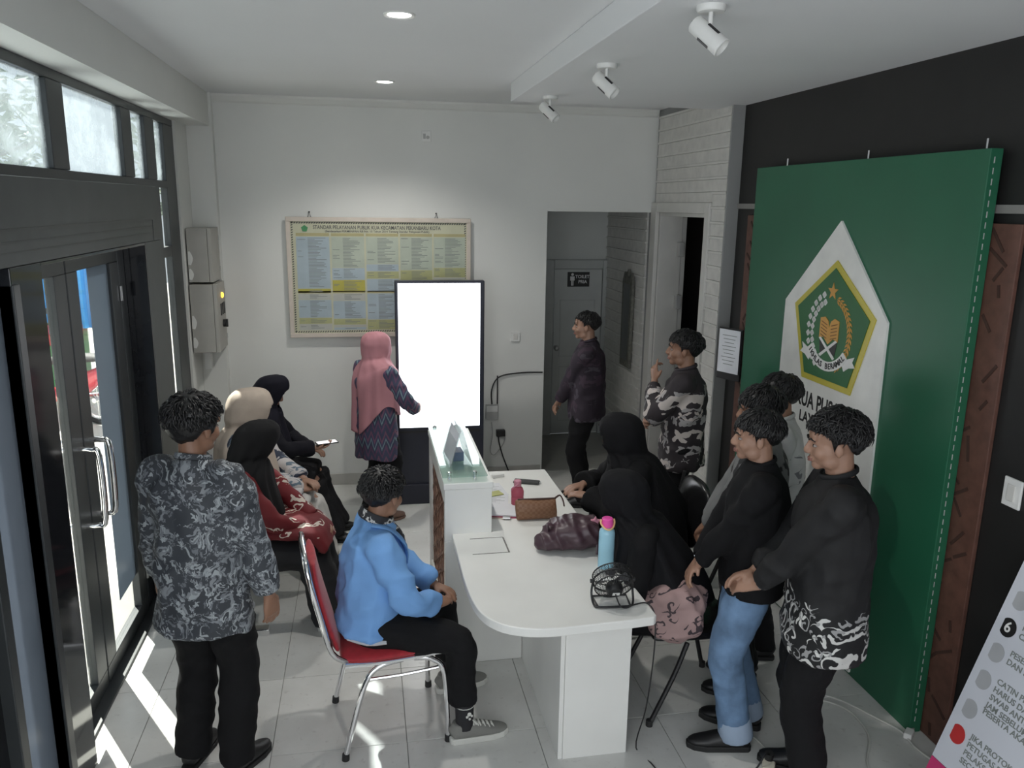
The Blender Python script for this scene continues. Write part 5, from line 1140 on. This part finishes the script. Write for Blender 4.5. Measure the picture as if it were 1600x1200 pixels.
# 6 ---------------- person in dark purple shirt at the corridor
f = Fig('person in dark plum patterned shirt standing by the corridor opening', (1.74, 6.02), (-.90, .42), 1.60, head=(RT(8), RT(2), 0), skin=0, bulk=1.0)
stand_legs(f, .085, .02); f.arm(1, (.03, .23, .83), (.8, -.5, -.1), (-.55, .45, -.6), (0, -.6, -.6), .45); f.arm(-1, (-.02, .25, .81), (-.8, -.5, -.1), (.55, .45, -.6), (0, -.6, -.6), .45)
f.body().extras().hair(seed=12, vol=.004, nape=-.035, side=.015, curl=.3, tuft=330)
f.shirt(print_cloth('plum_print', (.022, .014, .024), [(.045, .026, .042), (.06, .05, .065)], 7, 7, .4, fill=.5, dens=.55), hem=-.17, loose=1.12, seed=7, sl=1.12); f.trousers(blackt, .03, 1.05, seed=6)
for q in (-1, 1): shoe(f.root, 'shoe', f.legs[q][1], f.legs[q][2], shoeb, soleb)
# 7 ---------------- person with hand at chin, white and brown batik
f = Fig('person in black and white batik shirt with hand at chin', (2.02, 4.72), (-.88, .47), 1.645, head=(RT(6), RT(4), 0), skin=1)
stand_legs(f, .085, -.02); f.arm(-1, (-.075, .19, 1.315), (-.5, .3, -1), (.12, .10, .95), (.5, -.6, .2), .75, point=True); f.arm(1, (.02, .22, 1.02), (.9, -.3, -.3), (-.9, .3, .1), (0, -1, 0), .6)
f.body().extras().hair(seed=15, vol=.012, nape=-.045, side=.01, curl=.55, tuft=420, fringe=.012)
f.shirt(print_cloth('black_white_large_batik', (.028, .022, .026), [(.58, .52, .49), (.38, .36, .36)], 7.5, 9, .42, .62, 1.36, 4, .5), hem=-.17, loose=1.1, seed=8, sl=1.15); f.trousers(blackt, .03, 1.02, seed=7)
for q in (-1, 1): shoe(f.root, 'shoe', f.legs[q][1], f.legs[q][2], shoeb, soleb)
# 9, 10 ---------------- two in black long veils behind the desk
veil = cloth('black_long_veil', (.006, .006, .0075), .85)
f = Fig('seated person in long black veil at far end of the desk', (1.64, 4.16), (-1, .18), .97, 'sit', lean=.34, head=(RT(-10), RT(-10), 0), skin=0, seat=.47)
for q in (-1, 1): f.leg(q, (.10*q, .42, .085), (0, .4, 1), (.1*q, 1))
f.arm(1, (.10, .42, .79), (.9, -.3, -.4), (-.6, .8, 0), (-.1, 0, -1), .3); f.arm(-1, (-.10, .40, .79), (-.9, -.3, -.4), (.6, .8, 0), (.1, 0, -1), .3)
f.body().extras(); f.shirt(blackc, hem=-.1, collar=False, cuff=.06, sl=1.25, name='tunic', seed=9); f.robe(blackc, .05, seed=7)
f.hijab(veil, length=.56, w=.33, dpt=.29, seed=9, folds_=(7, .014), fwd=.12)
for q in (-1, 1): shoe(f.root, 'shoe', f.legs[q][1], f.legs[q][2], shoeb, soleb)
f = Fig('seated person in long black veil and pink batik at near end of desk', (1.45, 3.36), (-1, .25), .91, 'sit', lean=.47, head=(RT(-24), RT(-12), 0), skin=0, seat=.47)
for q in (-1, 1): f.leg(q, (.10*q, .36, .085), (0, .4, 1), (.1*q, 1))
f.arm(1, (.06, .34, .66), (.9, -.3, -.4), (-.6, .8, 0), (-.1, 0, -1), .3); f.arm(-1, (-.10, .36, .66), (-.9, -.3, -.4), (.6, .8, 0), (.1, 0, -1), .3)
pkb = print_cloth('dusty_pink_batik', (.36, .24, .23), [(.05, .035, .04)], 20, 12, .2, fill=1.1)
f.body().extras(); f.shirt(blackc, hem=-.1, collar=False, cuff=.05, sl=1.1, name='tunic', seed=10); f.robe(blackc, .05, seed=8)
m = MB(); m.tube([f.pel+V((-.06, -.06, .03)), f.pel+V((-.08, .04, .09)), f.pel+V((-.07, .18, .08)), f.pel+V((-.05, .28, .02))], [(.19, .09), (.23, .085), (.20, .08), (.15, .06)], 18, (1, 0, 0), 4); m.ball(f.pel+V((-.25, .03, -.01)), (.07, .13, .10)); m.ball(f.pel+V((-.25, .14, .05)), (.06, .10, .06)); fuse('tunic_lap', m, pkb, f.root, .01, 3, disp=folds(.010, 7, 10, 8))
f.hijab(veil, length=.43, w=.285, dpt=.25, seed=11, folds_=(6, .012), fwd=.06)
for q in (-1, 1): shoe(f.root, 'shoe', f.legs[q][1], f.legs[q][2], shoeb, soleb)
# 11 ---------------- young person in black shirt and blue jeans
f = Fig('person in black shirt and rolled blue jeans standing in profile', (1.66, 3.02), (-.92, .38), 1.575, head=(RT(4), RT(0), 0), skin=0, bulk=.98)
for q in (-1, 1): f.leg(q, (.09*q, .02 if q < 0 else -.04, .085), (0, 1, 0), (.15*q, 1))
f.arm(-1, (-.01, .24, .83), (-.8, -.5, -.1), (.45, .5, -.7), (0, -.6, -.6), .45); f.arm(1, (.02, .24, .84), (.8, -.5, -.1), (-.45, .5, -.7), (0, -.6, -.6), .45)
f.body().extras().hair(seed=21, vol=.010, nape=-.04, side=.012, curl=.35, tuft=380, fringe=.018)
f.shirt(cloth('black_shirt_cloth', (.006, .006, .007)), hem=-.13, loose=1.12, seed=11, sl=1.15, sleeve=.9)
jn = mat('blue_denim', (.13, .22, .36), .8, var=.25, vs=12, bump=.25, bs=250); f.trousers(jn, .10, 1.05, seed=9, name='jeans')
for q in (-1, 1):
    a = f.legs[q][1]; kn = f.legs[q][0]; d = (a-kn).normalized(); m = MB(); m.tube([a-d*.075, a-d*.01, a+d*.022], [.074, .079, .077], 18); m.build('rolled_cuff', mat('denim_reverse', (.30, .38, .50), .8), f.root, .004, smooth=True)
    shoe(f.root, 'shoe', a, f.legs[q][2], shoeb, soleb, 1.1, sole_h=.028)
MB().tube([f.arms[1][0].lerp(f.arms[1][1], .93)+V((.032*math.cos(t), .032*math.sin(t)*.9, .01*math.sin(t))) for t in [2*PI*k/18 for k in range(18)]], .006, 8, close=True).build('bracelet', M['chrome'], f.root, smooth=True)
# 12, 13 ---------------- two standing behind, before the green sign
f = Fig('person in grey batik shirt standing behind the one in jeans', (1.87, 3.40), (-.86, .5), 1.585, head=(RT(4), RT(-2), 0), skin=1)
stand_legs(f, .08); f.arm(1, (.05, .24, .84), (.8, -.5, -.1), (-.5, .5, -.6), (0, -.6, -.6), .45); f.arm(-1, (-.02, .25, .83), (-.8, -.5, -.1), (.5, .5, -.6), (0, -.6, -.6), .45)
f.body().extras().hair(seed=25, vol=.014, nape=-.04, side=.01, curl=.3, tuft=360, fringe=.03)
f.shirt(print_cloth('grey_black_batik', (.17, .17, .17), [(.018, .018, .02)], 5, 9, .33, fill=.7), hem=-.16, loose=1.1, seed=12, sl=1.15); f.trousers(blackt, .03, 1.02, seed=10)
for q in (-1, 1): shoe(f.root, 'shoe', f.legs[q][1], f.legs[q][2], shoeb, soleb)
f = Fig('person in pale shirt half hidden before the green sign', (2.13, 3.70), (-.9, .42), 1.575, head=(RT(2), 0, 0), skin=1)
stand_legs(f, .08); f.arm(1, (.22, .05, .78), (.6, -.6, 0), (0, .2, -1), (-1, 0, 0), .4); f.arm(-1, (-.22, .08, .78), (-.6, -.6, 0), (0, .2, -1), (1, 0, 0), .4)
f.body().extras().hair(seed=28, vol=.012, nape=-.04, side=.01, curl=.35, tuft=330)
f.shirt(print_cloth('pale_grey_batik', (.42, .42, .41), [(.14, .14, .15)], 16, 9, .35, zhi=1.25, fill=.5, dens=.7), hem=-.16, loose=1.08, seed=13, sl=1.12); f.trousers(blackt, .03, 1., seed=11)
for q in (-1, 1): shoe(f.root, 'shoe', f.legs[q][1], f.legs[q][2], shoeb, soleb)
# 14 ---------------- person at the right, black shirt with white scroll hem
f = Fig('person in black shirt with white floral scroll hem, right foreground', (1.80, 2.665), (-.90, .43), 1.655, head=(RT(3), RT(-3), 0), skin=0, bulk=1.08)
stand_legs(f, .09); f.arm(-1, (-.03, .28, .90), (-.8, -.5, -.2), (.35, .85, -.25), (.5, -.3, -.8), .45); f.arm(1, (.05, .28, .93), (.8, -.55, -.2), (-.3, .9, -.2), (-.4, -.2, -.9), .4)
f.body().extras().hair(seed=33, vol=.018, nape=-.04, side=.014, curl=.8, tuft=620, fringe=.005)
f.shirt(print_cloth('black_scroll_batik', (.006, .006, .007), [(.58, .58, .56), (.30, .30, .30)], 11, 15, .24, zhi=1.0, petals=4, fill=.86), hem=-.25, loose=1.12, flare=1.06, seed=14, sl=1.2, sleeve=.92); f.trousers(blackt, .03, 1.08, seed=12)
for q in (-1, 1): shoe(f.root, 'shoe', f.legs[q][1], f.legs[q][2], shoeb, soleb)
